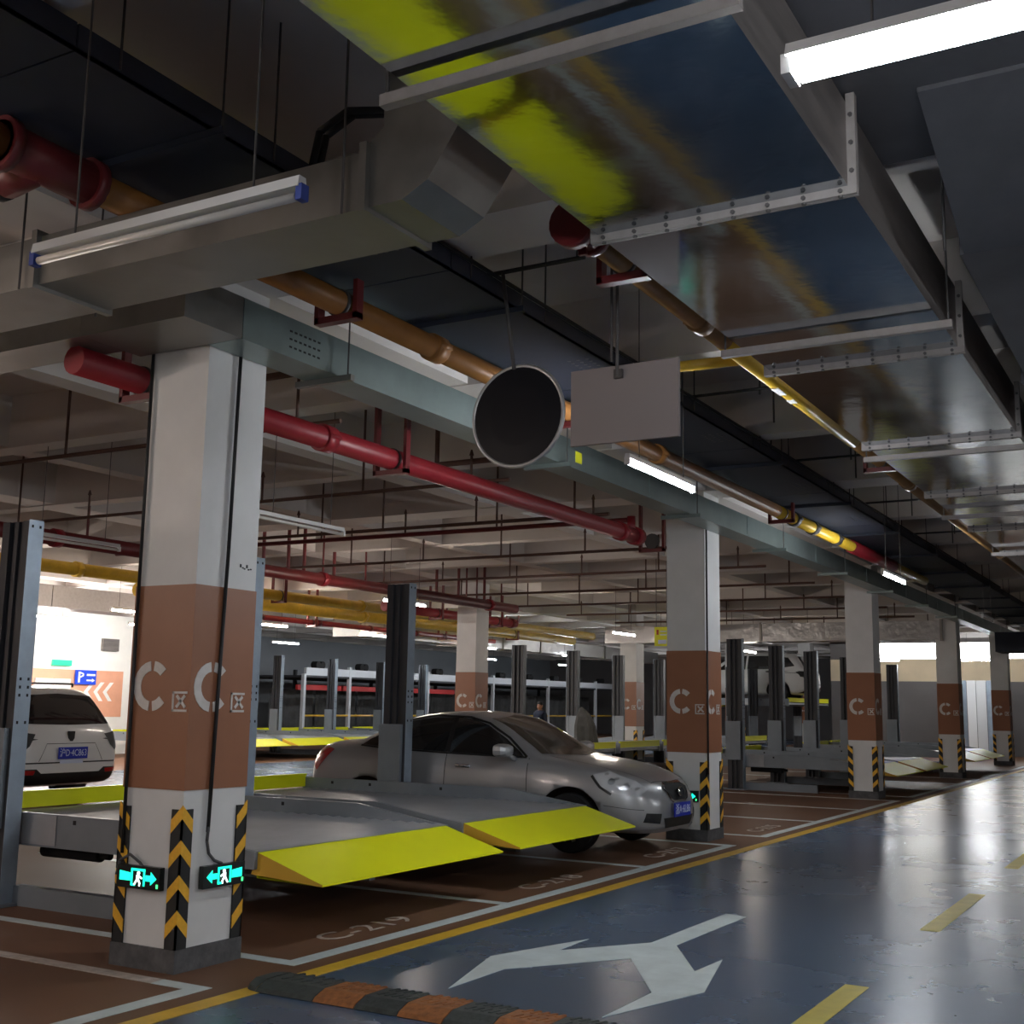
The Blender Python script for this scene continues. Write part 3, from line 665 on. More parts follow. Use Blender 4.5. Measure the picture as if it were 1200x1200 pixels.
for x, y in ((-3.0, 8.6), (1.5, 9.8), (-3, 13.5)): lamp(x, y, 3.1, 'x', 'lit warm lamp over the near stalls beyond the pillar', group='warm lamps over the near stalls', power=LAMP_W * 1.9, col=(1.0, 0.82, 0.71))
for x in (16.0, 24.5, 33): lamp(x, 11.2, 3.1, 'x', 'lit lamp between the two stall rows', group='lamps between the stall rows', power=LAMP_W * 0.6, col=WARM)

# ------------------------------------------------------------------ mirror and blank sign
MX = 5.90
t = thing('convex_mirror', 'round convex mirror seen from its dark back, hung from the ceiling', 'mirror', (MX, 3.37, 3.155))
R_ = 0.297
v = MB(); n = 40
rings = [(R_, 0.0), (R_ * 0.97, 0.008), (R_ * 0.6, 0.014), (R_ * 0.2, 0.016)]
for (ra, da), (rb, db) in zip(rings[:-1], rings[1:]):
    for i in range(n):
        a0, a1 = 2 * PI * i / n, 2 * PI * (i + 1) / n
        v.face([(-da, ra * math.cos(a0), ra * math.sin(a0)), (-da, ra * math.cos(a1), ra * math.sin(a1)), (-db, rb * math.cos(a1), rb * math.sin(a1)), (-db, rb * math.cos(a0), rb * math.sin(a0))])
v.face([(-0.016, R_ * .2 * math.cos(2 * PI * i / n), R_ * .2 * math.sin(2 * PI * i / n)) for i in range(n)])
disc = v.build('back_shell', 'mirror_back', t)
v = MB()
for i in range(n):
    a0, a1 = 2 * PI * i / n, 2 * PI * (i + 1) / n
    v.face([(0.06, 0, 0), (0.02, R_ * math.cos(a0), R_ * math.sin(a0)), (0.02, R_ * math.cos(a1), R_ * math.sin(a1))])
v.build('mirror_face', 'chrome', t)
v = MB(); n = 48
for i in range(n):
    a0, a1 = 2 * PI * i / n, 2 * PI * (i + 1) / n
    v.tube((0, R_ * math.cos(a0), R_ * math.sin(a0)), (0, R_ * math.cos(a1), R_ * math.sin(a1)), 0.013, 8, caps=False)
v.build('rim', 'mirror_rim', t, True)
MB().tube((-0.02, 0.02, R_ - 0.02), (-0.05, 0.09, 0.865), 0.012, 8).build('hanger_rod', 'rod', t, True)
MB().tube((-0.05, -0.45, 0.87), (-0.05, 0.55, 0.87), 0.014, 8).tube((-0.05, -0.4, 0.87), (-0.05, -0.4, 1.45), 0.006, 6).build('cross_bar', 'steel_black', t)
t = thing('blank_sign', 'grey back of a rectangular sign hung beside the round mirror', 'sign', (MX, 2.695, 3.155))
MB().box(-0.012, 0.012, -0.325, 0.325, -0.217, 0.217).build('panel', 'sign_back', t)
MB().box(0.012, 0.014, -0.31, 0.31, -0.205, 0.205).build('front_face', 'sign_blue', t)
MB().tube((-0.03, 0.03, 0.15), (-0.03, 0.03, 1.44), 0.010, 8).tube((-0.03, 0.065, 0.24), (-0.03, 0.065, 1.44), 0.008, 8).box(-0.035, -0.012, 0.0, 0.05, 0.14, 0.19).build('hanger_rod', 'rod', t)

# ------------------------------------------------------------------ speed bump
t = thing('speed_bump', 'worn black and orange rubber speed bump on the blue lane', 'speed bump', (5.245, 4.55, 0))
prof = [(-0.19, 0.003), (-0.17, 0.022), (-0.09, 0.05), (0.09, 0.05), (0.17, 0.022), (0.19, 0.003)]
y = 0.0
end = MB()
for k in range(6):
    a0, a1 = k * PI / 12, (k + 1) * PI / 12
    def ring(a): return [(px * math.cos(a), -0.19 + 0.19 * math.sin(a) if False else 0.14 * math.sin(a), pz * (math.cos(a) ** 0.5 if math.cos(a) > 0 else 0) + 0.002) for px, pz in prof]
    A, B = ring(a0), ring(a1)
    for i in range(len(prof) - 1): end.face([A[i], A[i + 1], B[i + 1], B[i]])
end.build('end_cap', 'rubber_bump', t, loc=(0, -0.14, 0))
y = -0.14; k = 0
while y > -5.0:
    l = 0.38 if k == 0 else 0.26
    sb = MB().prism(prof, 'y', y - l + 0.006, y)
    for i in range(5):
        yy = y - l * (0.15 + 0.17 * i)
        for xx in (-0.13, -0.05, 0.05):
            z0 = 0.05 if abs(xx) < 0.09 else 0.034
            sb.prism([(xx, yy), (xx + 0.06, yy - 0.02), (xx + 0.06, yy - 0.035), (xx, yy - 0.015)], 'z', z0 - 0.01, z0 + 0.004)
    sb.build('segment', 'rubber_bump' if k % 2 == 0 else 'rubber_orange', t)
    y -= l; k += 1

# ------------------------------------------------------------------ cars
def lerp_tab(tab, x):
    if x <= tab[0][0]: return tab[0][1]
    for (a, va), (b, vb) in zip(tab[:-1], tab[1:]):
        if x <= b: return va + (vb - va) * (x - a) / (b - a)
    return tab[-1][1]
def car_body(spec):
    """loft cross-sections along local x (forward +x), then cut the wheel wells"""
    bm = bmesh.new(); rows = []
    for x in spec['xs']:
        w = lerp_tab(spec['w'], x); zt = lerp_tab(spec['top'], x); zb = lerp_tab(spec['bot'], x)
        zs = min(lerp_tab(spec['belt'], x), zt - 0.035); wr = min(lerp_tab(spec['roofw'], x), w * 0.93)
        ze = zt - min(0.06, (zt - zs) * 0.45)
        half = [(0, zb), (w * 0.80, zb), (w * 0.955, zb + 0.06), (w, zb + (zs - zb) * 0.42), (w * 0.992, zb + (zs - zb) * 0.74), (w * 0.955, zs), (wr + (w * .95 - wr) * 0.08, ze), (wr * 0.78, zt - 0.008), (0, zt)]
        ring = [bm.verts.new((x, y, z)) for y, z in half] + [bm.verts.new((x, -y, z)) for y, z in half[-2:0:-1]]
        rows.append(ring)
    for A, B in zip(rows[:-1], rows[1:]):
        n = len(A)
        for i in range(n): bm.faces.new((A[i], A[(i + 1) % n], B[(i + 1) % n], B[i]))
    bm.faces.new(rows[0]); bm.faces.new(rows[-1][::-1])
    bmesh.ops.recalc_face_normals(bm, faces=bm.faces)
    me = bpy.data.meshes.new('body'); bm.to_mesh(me); bm.free()
    o = bpy.data.objects.new('tmp_body', me); C.objects.link(o)
    s = o.modifiers.new('s', 'SUBSURF'); s.levels = 2; s.render_levels = 2
    tmp = []
    for wx in spec['wheels']:
        c = MB().tube((wx, -1.3, spec['wr']), (wx, 1.3, spec['wr']), spec['wr'] + 0.055, 40)
        c = bpy.data.objects.new('tmp_cut', c.mesh('tmp_cut', 'car_black')); C.objects.link(c); tmp.append(c)
        bo = o.modifiers.new('b', 'BOOLEAN'); bo.operation = 'DIFFERENCE'; bo.object = c; bo.solver = 'EXACT'
    dg = bpy.context.evaluated_depsgraph_get()
    out = bpy.data.meshes.new_from_object(o.evaluated_get(dg))
    bpy.data.objects.remove(o)
    for c in tmp: bpy.data.objects.remove(c)
    out.materials.clear(); out.materials.append(MATS[spec['paint']]); out.materials.append(MATS['car_black'])
    for p in out.polygons:
        p.use_smooth = True
        c = p.center
        for wx in spec['wheels']:
            if math.hypot(c.x - wx, c.z - spec['wr']) < spec['wr'] + 0.07 and abs(p.normal.y) < 0.3 and abs(c.y) < 0.99 * 0.9 and c.z < spec['wr'] * 2 + 0.1 and (Vector((c.x - wx, 0, c.z - spec['wr'])).normalized().dot(p.normal) < -0.8):
                p.material_index = 1; p.use_smooth = False
    return out
def patch(body, poly, axis, m, name, parent, off=0.004, grid=0.07, thick=0.0):
    """cut-out of the body surface, lifted a little: poly in (x,z) for axis +-y, in (y,z) for axis +-x, in (x,y) for top"""
    bvh = body['bvh']
    bm = bmesh.new()
    P3 = {'y': lambda p: (p[0], 0, p[1]), 'x': lambda p: (0, p[0], p[1]), 'z': lambda p: (p[0], p[1], 0)}[axis[1]]
    bm.faces.new([bm.verts.new(P3(p)) for p in poly])
    ca = [i for i in range(3) if i != 'xyz'.index(axis[1])]
    for a in ca:
        lo = min(v.co[a] for v in bm.verts); hi = max(v.co[a] for v in bm.verts); k = int((hi - lo) / grid)
        for i in range(1, k + 1):
            co = Vector((0, 0, 0)); co[a] = lo + (hi - lo) * i / (k + 1); no = Vector((0, 0, 0)); no[a] = 1
            bmesh.ops.bisect_plane(bm, geom=bm.verts[:] + bm.edges[:] + bm.faces[:], plane_co=co, plane_no=no)
    s = 1 if axis[0] == '+' else -1
    ia = 'xyz'.index(axis[1])
    for v in bm.verts:
        o = v.co.copy(); o[ia] = s * 4
        d = Vector((0, 0, 0)); d[ia] = -s
        hit = bvh.ray_cast(o, d)
        if hit[0] is not None and hit[0][ia] * s > 0.0: v.co = hit[0] + hit[1] * off * (1 if hit[1].dot(d) < 0 else -1)
        else: v.co[ia] = s * body.get('lim', 0.8)
    bmesh.ops.recalc_face_normals(bm, faces=bm.faces)
    me = bpy.data.meshes.new(name); bm.to_mesh(me); bm.free(); me.materials.append(MATS[m])
    me.polygons.foreach_set('use_smooth', [True] * len(me.polygons))
    return link(name, me, parent)
def line_poly(pts, w):
    out, back = [], []
    for i, p in enumerate(pts):
        a = pts[max(0, i - 1)]; b = pts[min(len(pts) - 1, i + 1)]
        dx, dz = b[0] - a[0], b[1] - a[1]; l = math.hypot(dx, dz) or 1
        out.append((p[0] - dz / l * w / 2, p[1] + dx / l * w / 2)); back.append((p[0] + dz / l * w / 2, p[1] - dx / l * w / 2))
    return out + back[::-1]
def wheel(parent, x, y, r, wd):
    s = 1 if y > 0 else -1
    t = MB(); n = 32
    prof = [(r * 0.66, -wd / 2 + 0.01), (r * 0.95, -wd / 2), (r, -wd / 2 + 0.03), (r, wd / 2 - 0.03), (r * 0.95, wd / 2), (r * 0.66, wd / 2 - 0.01)]
    for (ra, ya), (rb, yb) in zip(prof[:-1], prof[1:]):
        for i in range(n):
            a0, a1 = 2 * PI * i / n, 2 * PI * (i + 1) / n
            t.face([(ra * math.cos(a0), ya, ra * math.sin(a0)), (ra * math.cos(a1), ya, ra * math.sin(a1)), (rb * math.cos(a1), yb, rb * math.sin(a1)), (rb * math.cos(a0), yb, rb * math.sin(a0))])
    o = t.build('tyre', 'tyre', parent, True, (x, y, r))
    b = MB().tube((0, -wd / 2 + 0.02, 0), (0, wd / 2 - 0.05, 0), r * 0.67, 24)
    b.cur = 1
    for k in range(10):
        a = 2 * PI * k / 10; a2 = 0.12
        pts = [(0.12 * r, a - 0.3), (0.64 * r, a - a2), (0.64 * r, a + a2), (0.12 * r, a + 0.3)]
        ya, yb = (wd / 2 - 0.045, wd / 2 - 0.012) if s > 0 else (-wd / 2 + 0.012, -wd / 2 + 0.045)
        b.prism([(q * math.cos(g), q * math.sin(g)) for q, g in pts], 'y', ya, yb)
    b.tube((0, s * (wd / 2 - 0.05), 0), (0, s * (wd / 2 - 0.008), 0), 0.17 * r, 16)
    b.build('rim', ['car_black', 'alloy'], o)
    return o
def plate(parent, x, y, z, facing, body_txt, tilt=0.0, small=False):
    """licence plate; facing +1: nose (normal +x), -1: tail"""
    p = MB().box(-0.006, 0.006, -0.22, 0.22, -0.07, 0.07).build('licence_plate', 'plate_blue', parent, loc=(x, y, z))
    o = link('plate_text', text_mesh(body_txt, 0.115, 'plate_text', 'plate_white', 0.0008), p)
    o.rotation_euler = (PI / 2, 0, PI / 2 if facing > 0 else -PI / 2); o.location = (0.0075 * facing, 0, -0.002); wt = max(v.co.x for v in o.data.vertices) - min(v.co.x for v in o.data.vertices); o.scale = (0.40 / wt, 1, 1)
    return p
sedan = dict(
    xs=[-2.22, -2.19, -2.10, -1.92, -1.68, -1.52, -1.3, -1.08, -0.85, -0.55, -0.2, 0.12, 0.38, 0.62, 0.86, 0.98, 1.2, 1.5, 1.78, 2.0, 2.12, 2.19, 2.23],
    w=[(-2.22, .56), (-2.19, .68), (-2.1, .76), (-1.92, .81), (-1.6, .845), (-1.0, .86), (1.2, .86), (1.6, .845), (1.85, .80), (2.0, .73), (2.12, .63), (2.19, .52), (2.23, .38)],
    top=[(-2.22, .80), (-2.19, .93), (-2.1, 1.03), (-1.92, 1.065), (-1.68, 1.075), (-1.52, 1.10), (-1.08, 1.30), (-0.85, 1.375), (-.55, 1.42), (-.2, 1.435), (.12, 1.415), (.38, 1.34), (.86, 1.06), (.98, .99), (1.2, .955), (1.5, .915), (1.78, .86), (2.0, .79), (2.12, .73), (2.19, .66), (2.23, .55)],
    bot=[(-2.22, .42), (-2.19, .34), (-2.1, .27), (-1.8, .22), (1.7, .20), (2.1, .20), (2.19, .23), (2.23, .32)],
    belt=[(-2.22, .74), (-2.1, .88), (-1.9, .95), (-1.5, .975), (0, .94), (.9, .90), (1.5, .84), (2.0, .72), (2.23, .48)],
    roofw=[(-2.22, .5), (-2.1, .62), (-1.6, .66), (-1.08, .58), (-.6, .565), (0, .56), (.4, .60), (.9, .70), (1.2, .74), (1.8, .68), (2.1, .5), (2.23, .3)],
    wheels=(1.34, -1.26), wr=0.31, paint='silver_paint')
def build_sedan(label, loc, rz):
    t = thing('sedan_car', label, 'car', loc, rz)
    me = car_body(sedan); bo = link('body', me, t)
    body = {'bvh': BVHTree.FromPolygons([v.co[:] for v in me.vertices], [p.vertices[:] for p in me.polygons]), 'lim': 0.84}
    fw = [(0.76, 0.955), (0.72, 0.99), (0.50, 1.13), (0.22, 1.275), (0.0, 1.335), (-0.19, 1.35), (-0.17, 0.972)]
    rw = [(-0.23, 0.974), (-0.25, 1.35), (-0.5, 1.345), (-0.82, 1.30), (-1.04, 1.225), (-1.05, 1.0)]
    qw = [(-1.12, 1.005), (-1.11, 1.19), (-1.34, 1.075), (-1.40, 1.02)]
    for s in ('+y', '-y'):
        wi = patch(body, fw, s, 'glass_dark', 'side_window', t)
        patch(body, rw, s, 'glass_dark', 'side_window', t)
        patch(body, qw, s, 'glass_dark', 'quarter_window', t)
        patch(body, line_poly([(0.80, 0.945), (-0.2, 0.962), (-1.1, 0.99), (-1.42, 1.01)], 0.018), s, 'car_black', 'window_sill_trim', t, 0.006)
        patch(body, line_poly([(0.80, 0.95), (0.52, 1.145), (0.22, 1.295), (-0.05, 1.355), (-0.5, 1.365), (-0.85, 1.315), (-1.12, 1.215)], 0.02), s, 'car_black', 'window_frame_trim', t, 0.005)
        for pts in ([(0.83, 0.94), (0.84, 0.6), (0.80, 0.30)], [(-0.2, 0.96), (-0.2, 0.5), (-0.2, 0.29)], [(-1.06, 0.98), (-1.02, 0.75), (-0.86, 0.55), (-0.82, 0.3)]):
            patch(body, line_poly(pts, 0.008), s, 'car_black', 'door_gap', t, 0.0025)
        patch(body, line_poly([(1.72, 0.50), (1.98, 0.47), (2.1, 0.46)], 0.006), s, 'car_black', 'bumper_gap', t, 0.0025)
        sg = 1 if s == '+y' else -1
        patch(body, [(-0.16, 0.974), (-0.18, 1.35), (-0.26, 1.35), (-0.24, 0.974)], s, 'car_black', 'door_pillar', t, 0.0035)
        for x, z in ((0.07, 0.84), (-0.88, 0.86)):
            MB().tube((x - 0.11, sg * 0.872, z), (x + 0.08, sg * 0.870, z - 0.005), 0.019, 8).build('door_handle', 'chrome', t, True)
        # headlamp and indicator
        patch(body, [(1.60, 0.80), (1.72, 0.835), (1.98, 0.745), (2.10, 0.665), (2.06, 0.60), (1.86, 0.615), (1.70, 0.68)], s, 'lamp_clear', 'headlight', t, 0.006, 0.05)
        patch(body, line_poly([(1.58, 0.79), (1.68, 0.68), (1.80, 0.61)], 0.025), s, 'car_black', 'headlight_rim', t, 0.008)
        patch(body, [(-1.80, 0.95), (-2.02, 1.0), (-2.14, 0.97), (-2.15, 0.80), (-2.05, 0.70), (-1.97, 0.78)], s, 'tail_red', 'tail_light', t, 0.006, 0.05)
        patch(body, line_poly([(-1.98, 0.68), (-2.10, 0.52)], 0.10), s, 'silver_paint', 'bumper_corner', t, 0.006)
        patch(body, [(-1.62, 0.86), (-1.44, 0.86), (-1.44, 0.70), (-1.62, 0.70)], s, 'silver_paint', 'fuel_door', t, 0.004)
        for xx, zz in ((1.79, 0.735), (1.93, 0.685)):
            patch(body, [(xx + 0.036 * math.cos(q * PI / 6), zz + 0.030 * math.sin(q * PI / 6)) for q in range(12)], s, 'alloy', 'headlight_reflector', t, 0.010, 0.03)
        # mirror
        m = MB(); n = 14
        cx, cy, cz = 0.62, sg * 0.985, 1.02
        sh = [(-0.05, 0.86), (-0.02, 1.0), (0.03, 0.95), (0.07, 0.7), (0.09, 0.2)]
        for (xa, ka), (xb, kb) in zip(sh[:-1], sh[1:]):
            for i in range(n):
                a0, a1 = 2 * PI * i / n, 2 * PI * (i + 1) / n
                f = lambda x, k, a: (cx + x * 1.2, cy + 0.125 * k * math.copysign(abs(math.cos(a)) ** 0.6, math.cos(a)), cz + 0.072 * k * math.copysign(abs(math.sin(a)) ** 0.6, math.sin(a)))
                m.face([f(xa, ka, a0), f(xa, ka, a1), f(xb, kb, a1), f(xb, kb, a0)])
        m.face([f(-0.05, 0.86, 2 * PI * i / n) for i in range(n)]); m.face([f(0.09, 0.2, 2 * PI * i / n) for i in range(n)])
        m.tube((cx + 0.02, cy - sg * 0.06, cz - 0.05), (cx + 0.05, sg * 0.80, cz - 0.09), 0.025, 8)
        m.build('wing_mirror', 'silver_paint', t, True)
        wheel(t, 1.34, sg * 0.755, 0.305, 0.195); wheel(t, -1.26, sg * 0.755, 0.305, 0.195)
        # fog lamp
        patch(body, [(0.44 * sg, 0.42), (0.62 * sg, 0.43), (0.64 * sg, 0.34), (0.46 * sg, 0.32)], '+x', 'car_black', 'fog_recess', t, 0.006, 0.04)
        MB().tube((2.07, sg * 0.545, 0.375), (2.135, sg * 0.54, 0.375), 0.038, 14).build('fog_light', 'lamp_clear', t, True)
    ws = [(-0.66, 0.985), (-0.62, 1.05), (-0.52, 1.345), (0.0, 1.385), (0.52, 1.345), (0.62, 1.05), (0.66, 0.985), (0, 0.965)]
    patch(body, ws, '+x', 'glass_shield', 'windshield', t, 0.004, 0.05)
    patch(body, [(0.40, 1.30), (0.46, 1.30), (0.46, 1.255), (0.40, 1.255)], '+x', 'plate_white', 'inspection_sticker', t, 0.006)
    patch(body, [(0.42, 1.24), (0.48, 1.24), (0.48, 1.20), (0.42, 1.20)], '+x', 'ramp_yellow', 'inspection_sticker', t, 0.006)
    patch(body, [(-0.55, 1.10), (-0.48, 1.30), (0.48, 1.30), (0.55, 1.10)], '-x', 'glass_dark', 'rear_window', t, 0.004, 0.06)
    gr = [(-0.30, 0.665), (-0.22, 0.71), (0.22, 0.71), (0.30, 0.665), (0.22, 0.555), (0.15, 0.53), (-0.15, 0.53), (-0.22, 0.555)]
    g = patch(body, gr, '+x', 'hole', 'grille', t, 0.008, 0.04)
    patch(body, line_poly(gr + [gr[0]], 0.02), '+x', 'chrome', 'grille_surround', t, 0.012, 0.05)
    MB().tube((2.215, 0, 0.625), (2.255, 0, 0.625), 0.05, 18).build('badge', 'chrome', t, True)
    patch(body, [(-0.40, 0.37), (0.40, 0.37), (0.34, 0.27), (-0.34, 0.27)], '+x', 'car_black', 'lower_grille', t, 0.006, 0.05)
    patch(body, line_poly([(-0.62, 0.255), (0.62, 0.255)], 0.035), '+x', 'silver_paint', 'bumper_lip', t, 0.012, 0.05)
    plate(t, 2.262, 0.0, 0.445, 1, '浙A·6L86')
    patch(body, line_poly([(1.0, -0.62), (1.7, -0.60), (2.08, -0.42), (2.12, 0), (2.08, 0.42), (1.7, 0.60), (1.0, 0.62)], 0.008), '+z', 'car_black', 'bonnet_gap', t, 0.0025, 0.1)
    return t
build_sedan('silver four-door sedan parked nose out beside the lift', (12.24, 7.17, 0), -PI / 2)

suv = dict(
    xs=[-2.30, -2.27, -2.22, -2.15, -2.02, -1.88, -1.7, -1.4, -0.9, -0.3, 0.2, 0.5, 0.8, 1.05, 1.3, 1.7, 2.0, 2.2, 2.28, 2.32],
    w=[(-2.30, .66), (-2.27, .80), (-2.22, .875), (-2.0, .915), (1.5, .915), (2.0, .84), (2.2, .70), (2.32, .5)],
    top=[(-2.30, .74), (-2.27, .92), (-2.22, 1.10), (-2.15, 1.22), (-2.02, 1.40), (-1.88, 1.60), (-1.7, 1.645), (-.9, 1.68), (-.3, 1.68), (.2, 1.64), (.5, 1.53), (1.05, 1.15), (1.3, 1.08), (1.7, 1.04), (2.0, .98), (2.2, .86), (2.32, .66)],
    bot=[(-2.30, .46), (-2.27, .36), (-2.2, .28), (-1.8, .24), (2.0, .24), (2.3, .34)],
    belt=[(-2.30, .66), (-2.22, .98), (-2.1, 1.04), (-1.8, 1.06), (.9, 1.0), (1.5, .95), (2.0, .86), (2.32, .55)],
    roofw=[(-2.30, .6), (-2.2, .76), (-2.0, .70), (-1.85, .64), (-1.4, .63), (0.2, .63), (.6, .68), (1.1, .76), (1.8, .72), (2.32, .4)],
    wheels=(1.38, -1.30), wr=0.35, paint='white_paint')
def build_suv(label, loc, rz, full=True, paint='white_paint', group=None):
    sp = dict(suv); sp['paint'] = paint
    t = thing('suv_car', label, 'car', loc, rz, group)
    me = car_body(sp); link('body', me, t)
    body = {'bvh': BVHTree.FromPolygons([v.co[:] for v in me.vertices], [p.vertices[:] for p in me.polygons]), 'lim': 0.88}
    for s in ('+y', '-y'):
        sg = 1 if s == '+y' else -1
        patch(body, [(0.85, 1.06), (0.35, 1.46), (0.0, 1.54), (-0.15, 1.55), (-0.15, 1.08)], s, 'glass_dark', 'side_window', t)
        patch(body, [(-0.22, 1.08), (-0.22, 1.55), (-1.1, 1.54), (-1.15, 1.10)], s, 'glass_dark', 'side_window', t)
        patch(body, [(-1.25, 1.11), (-1.2, 1.53), (-1.6, 1.48), (-1.85, 1.2)], s, 'glass_dark', 'quarter_window', t)
        patch(body, [(1.75, 0.9), (2.1, 0.84), (2.2, 0.76), (1.9, 0.76)], s, 'lamp_clear', 'headlight', t)
        patch(body, [(-1.4 - .5, 1.0), (-2.18, 1.02), (-2.26, 0.92), (-2.20, 0.80), (-2.08, 0.86)], s, 'car_black', 'tail_light', t, 0.008, 0.05)
        wheel(t, 1.38, sg * 0.80, 0.345, 0.22); wheel(t, -1.30, sg * 0.80, 0.345, 0.22)
        MB().tube((-1.5, sg * 0.60, 1.70), (0.1, sg * 0.60, 1.72), 0.016, 8).tube((-1.5, sg * .6, 1.65), (-1.5, sg * .6, 1.70), 0.016, 8).tube((0.1, sg * .6, 1.64), (0.1, sg * .6, 1.72), 0.016, 8).build('roof_rail', 'car_black', t)
        patch(body, [(sg * 0.60, 0.99), (sg * 0.88, 1.03), (sg * 0.89, 0.84), (sg * 0.80, 0.75), (sg * 0.70, 0.83)], '-x', 'car_black', 'tail_lamp', t, 0.010, 0.04)
        patch(body, [(sg * 0.60, 0.50), (sg * 0.82, 0.51), (sg * 0.82, 0.45), (sg * 0.62, 0.445)], '-x', 'tail_red', 'reflector', t, 0.012, 0.04)
    patch(body, [(-0.74, 1.13), (-0.60, 1.52), (0, 1.55), (0.60, 1.52), (0.74, 1.13), (0, 1.115)], '-x', 'glass_dark', 'rear_window', t, 0.006, 0.06)
    patch(body, [(-0.70, 1.12), (-0.62, 1.48), (0.62, 1.48), (0.70, 1.12)], '+x', 'glass_dark', 'windshield', t, 0.006, 0.06)
    patch(body, [(-0.85, 0.52), (-0.58, 0.52), (-0.5, 0.46), (0.5, 0.46), (0.58, 0.52), (0.85, 0.52), (0.82, 0.31), (-0.82, 0.31)], '-x', 'car_black', 'bumper_skirt', t, 0.008, 0.05)
    patch(body, line_poly([(-0.80, 0.60), (0.80, 0.60)], 0.018), '-x', 'car_black', 'tailgate_gap', t, 0.004)
    patch(body, line_poly([(-0.55, 0.62), (-0.42, 0.86), (0.42, 0.86), (0.55, 0.62)], 0.008), '-x', 'car_black', 'plate_recess', t, 0.003)
    MB().prism([(-0.055, 1.03), (0.055, 1.03), (0.05, 0.93), (0.02, 0.89), (-0.02, 0.89), (-0.05, 0.93)], 'x', -2.275, -2.25).build('badge', 'car_black', t)
    plate(t, -2.325, 0, 0.73, -1, '沪D·4C863').scale = (1, 1.15, 1.15)
    MB().box(-2.305, -2.29, -0.2, 0.2, 0.585, 0.635).build('dealer_strip', 'plate_white', t)
    patch(body, [(-0.95, -0.64), (-0.95, 0.64), (-0.9, 0.64), (-0.9, -0.64)], '+z', 'car_black', 'roof_joint', t, 0.003, 0.1)
    return t
sv = build_suv('white sport utility car seen from behind past the grey lift post', (11.95, 16.3, 0), PI / 2)
# two more white cars held up or parked in the far rows
c2 = copy_tree(sv); c2.location = (40.65, 13.8, 1.745); c2['label'] = 'white car raised on a lift platform deep in the dim hall'

# ------------------------------------------------------------------ storage rack along the back wall
t = thing('car_rack', 'two-level steel car rack with silver beams along the grey back wall', 'parking rack', (32.7, 27.0, 0))
for k in range(11):
    x = k * 2.55
    MB().box(x - 0.06, x + 0.06, -0.06, 0.06, 0, 2.75 if k % 2 else 2.45).build('post', 'rack_silver', t)
    MB().box(x - 0.06, x + 0.06, 4.6, 4.72, 0, 2.75).build('post', 'lift_dark', t)
    if k < 10:
        MB().box(x + 0.06, x + 2.49, -0.05, 0.05, 2.40, 2.66).build('front_beam', 'rack_silver', t)
        MB().box(x + 0.06, x + 2.49, -0.05, 4.7, 2.33, 2.40).build('deck', 'lift_dark', t)
        if k < 4: MB().box(x + 0.06, x + 2.49, 0.3, 0.4, 1.90, 2.08).build('red_beam', 'plain_red', t)
        MB().tube((x + 0.06, -0.02, 1.02), (x + 2.49, -0.02, 1.02), 0.035, 8).build('guard_rail', 'pipe_yellow', t)
        for q in (0.9, 1.15):
            MB().tube((x + q, 0.1, 2.78), (x + q, 0.35, 2.78), 0.13, 14).build('drive_drum', 'hole', t)
        b = MB(); n = 10
        for i in range(n):
            x0, x1 = x + 0.1 + 2.35 * i / n, x + 0.1 + 2.35 * (i + 1) / n
            d0, d1 = 0.08 * math.sin(i * 1.7), 0.08 * math.sin((i + 1) * 1.7)
            b.face([(x0, 1.6 + d0, 0.05), (x1, 1.6 + d1, 0.05), (x1, 1.6 + d1 * .4, 1.95), (x0, 1.6 + d0 * .4, 1.95)])
        b.build('hanging_tarp', 'tarp', t)

# ------------------------------------------------------------------ small signs
o = MB().box(21.3, 21.9, 25.90, 25.96, 2.32, 2.47).build('exit_lightbox', 'lightbox_green'); tag(o, 'small green lightbox sign high on the white wall', 'exit sign')
t = thing('parking_sign', 'blue direction sign with white arrow on the white wall', 'sign', (22.4, 25.93, 2.04))
MB().box(-0.34, 0.34, -0.02, 0.02, -0.19, 0.19).build('panel', 'sign_blue', t)
b = MB().box(-0.26, -0.20, -0.024, -0.02, -0.14, 0.14).prism([(-0.20, 0.14), (-0.08, 0.10), (-0.08, 0.03), (-0.20, -0.02), (-0.20, 0.02), (-0.12, 0.05), (-0.12, 0.08), (-0.20, 0.10)], 'y', -0.024, -0.02)
b.box(0.02, 0.30, -0.024, -0.02, 0.04, 0.09).box(0.02, 0.20, -0.024, -0.02, -0.10, -0.06).prism([(0.20, -0.13), (0.30, -0.08), (0.20, -0.03)], 'y', -0.024, -0.02)
b.build('symbol', 'plain_white', t)
o = MB().box(22.9, 23.45, 25.9, 25.99, 2.77, 3.10).build('wall_vent', 'galv_side'); tag(o, 'grey rectangular vent high on the white wall', 'vent')
t = thing('hanging_sign', 'small yellow notice sign hung just behind the sedan pillar', 'sign', (20, 8.40, 2.75))
MB().box(-0.012, 0.012, -0.13, 0.13, -0.17, 0.17).build('panel', 'sign_yellow', t)
MB().box(-0.014, -0.012, 0.05, 0.09, 0.03, 0.12).build('red_mark', 'plain_red', t)
MB().box(-0.014, -0.012, -0.10, 0.06, -0.13, -0.06).box(-0.014, -0.012, -0.10, 0.02, 0.02, 0.04).box(-0.014, -0.012, -0.10, 0.02, 0.08, 0.10).build('notice_text', 'plate_white', t)
MB().tube((0, -0.1, 0.17), (0, -0.1, 1.85), 0.006, 6).tube((0, 0.1, 0.17), (0, 0.1, 1.85), 0.006, 6).build('hanger_rod', 'rod', t)

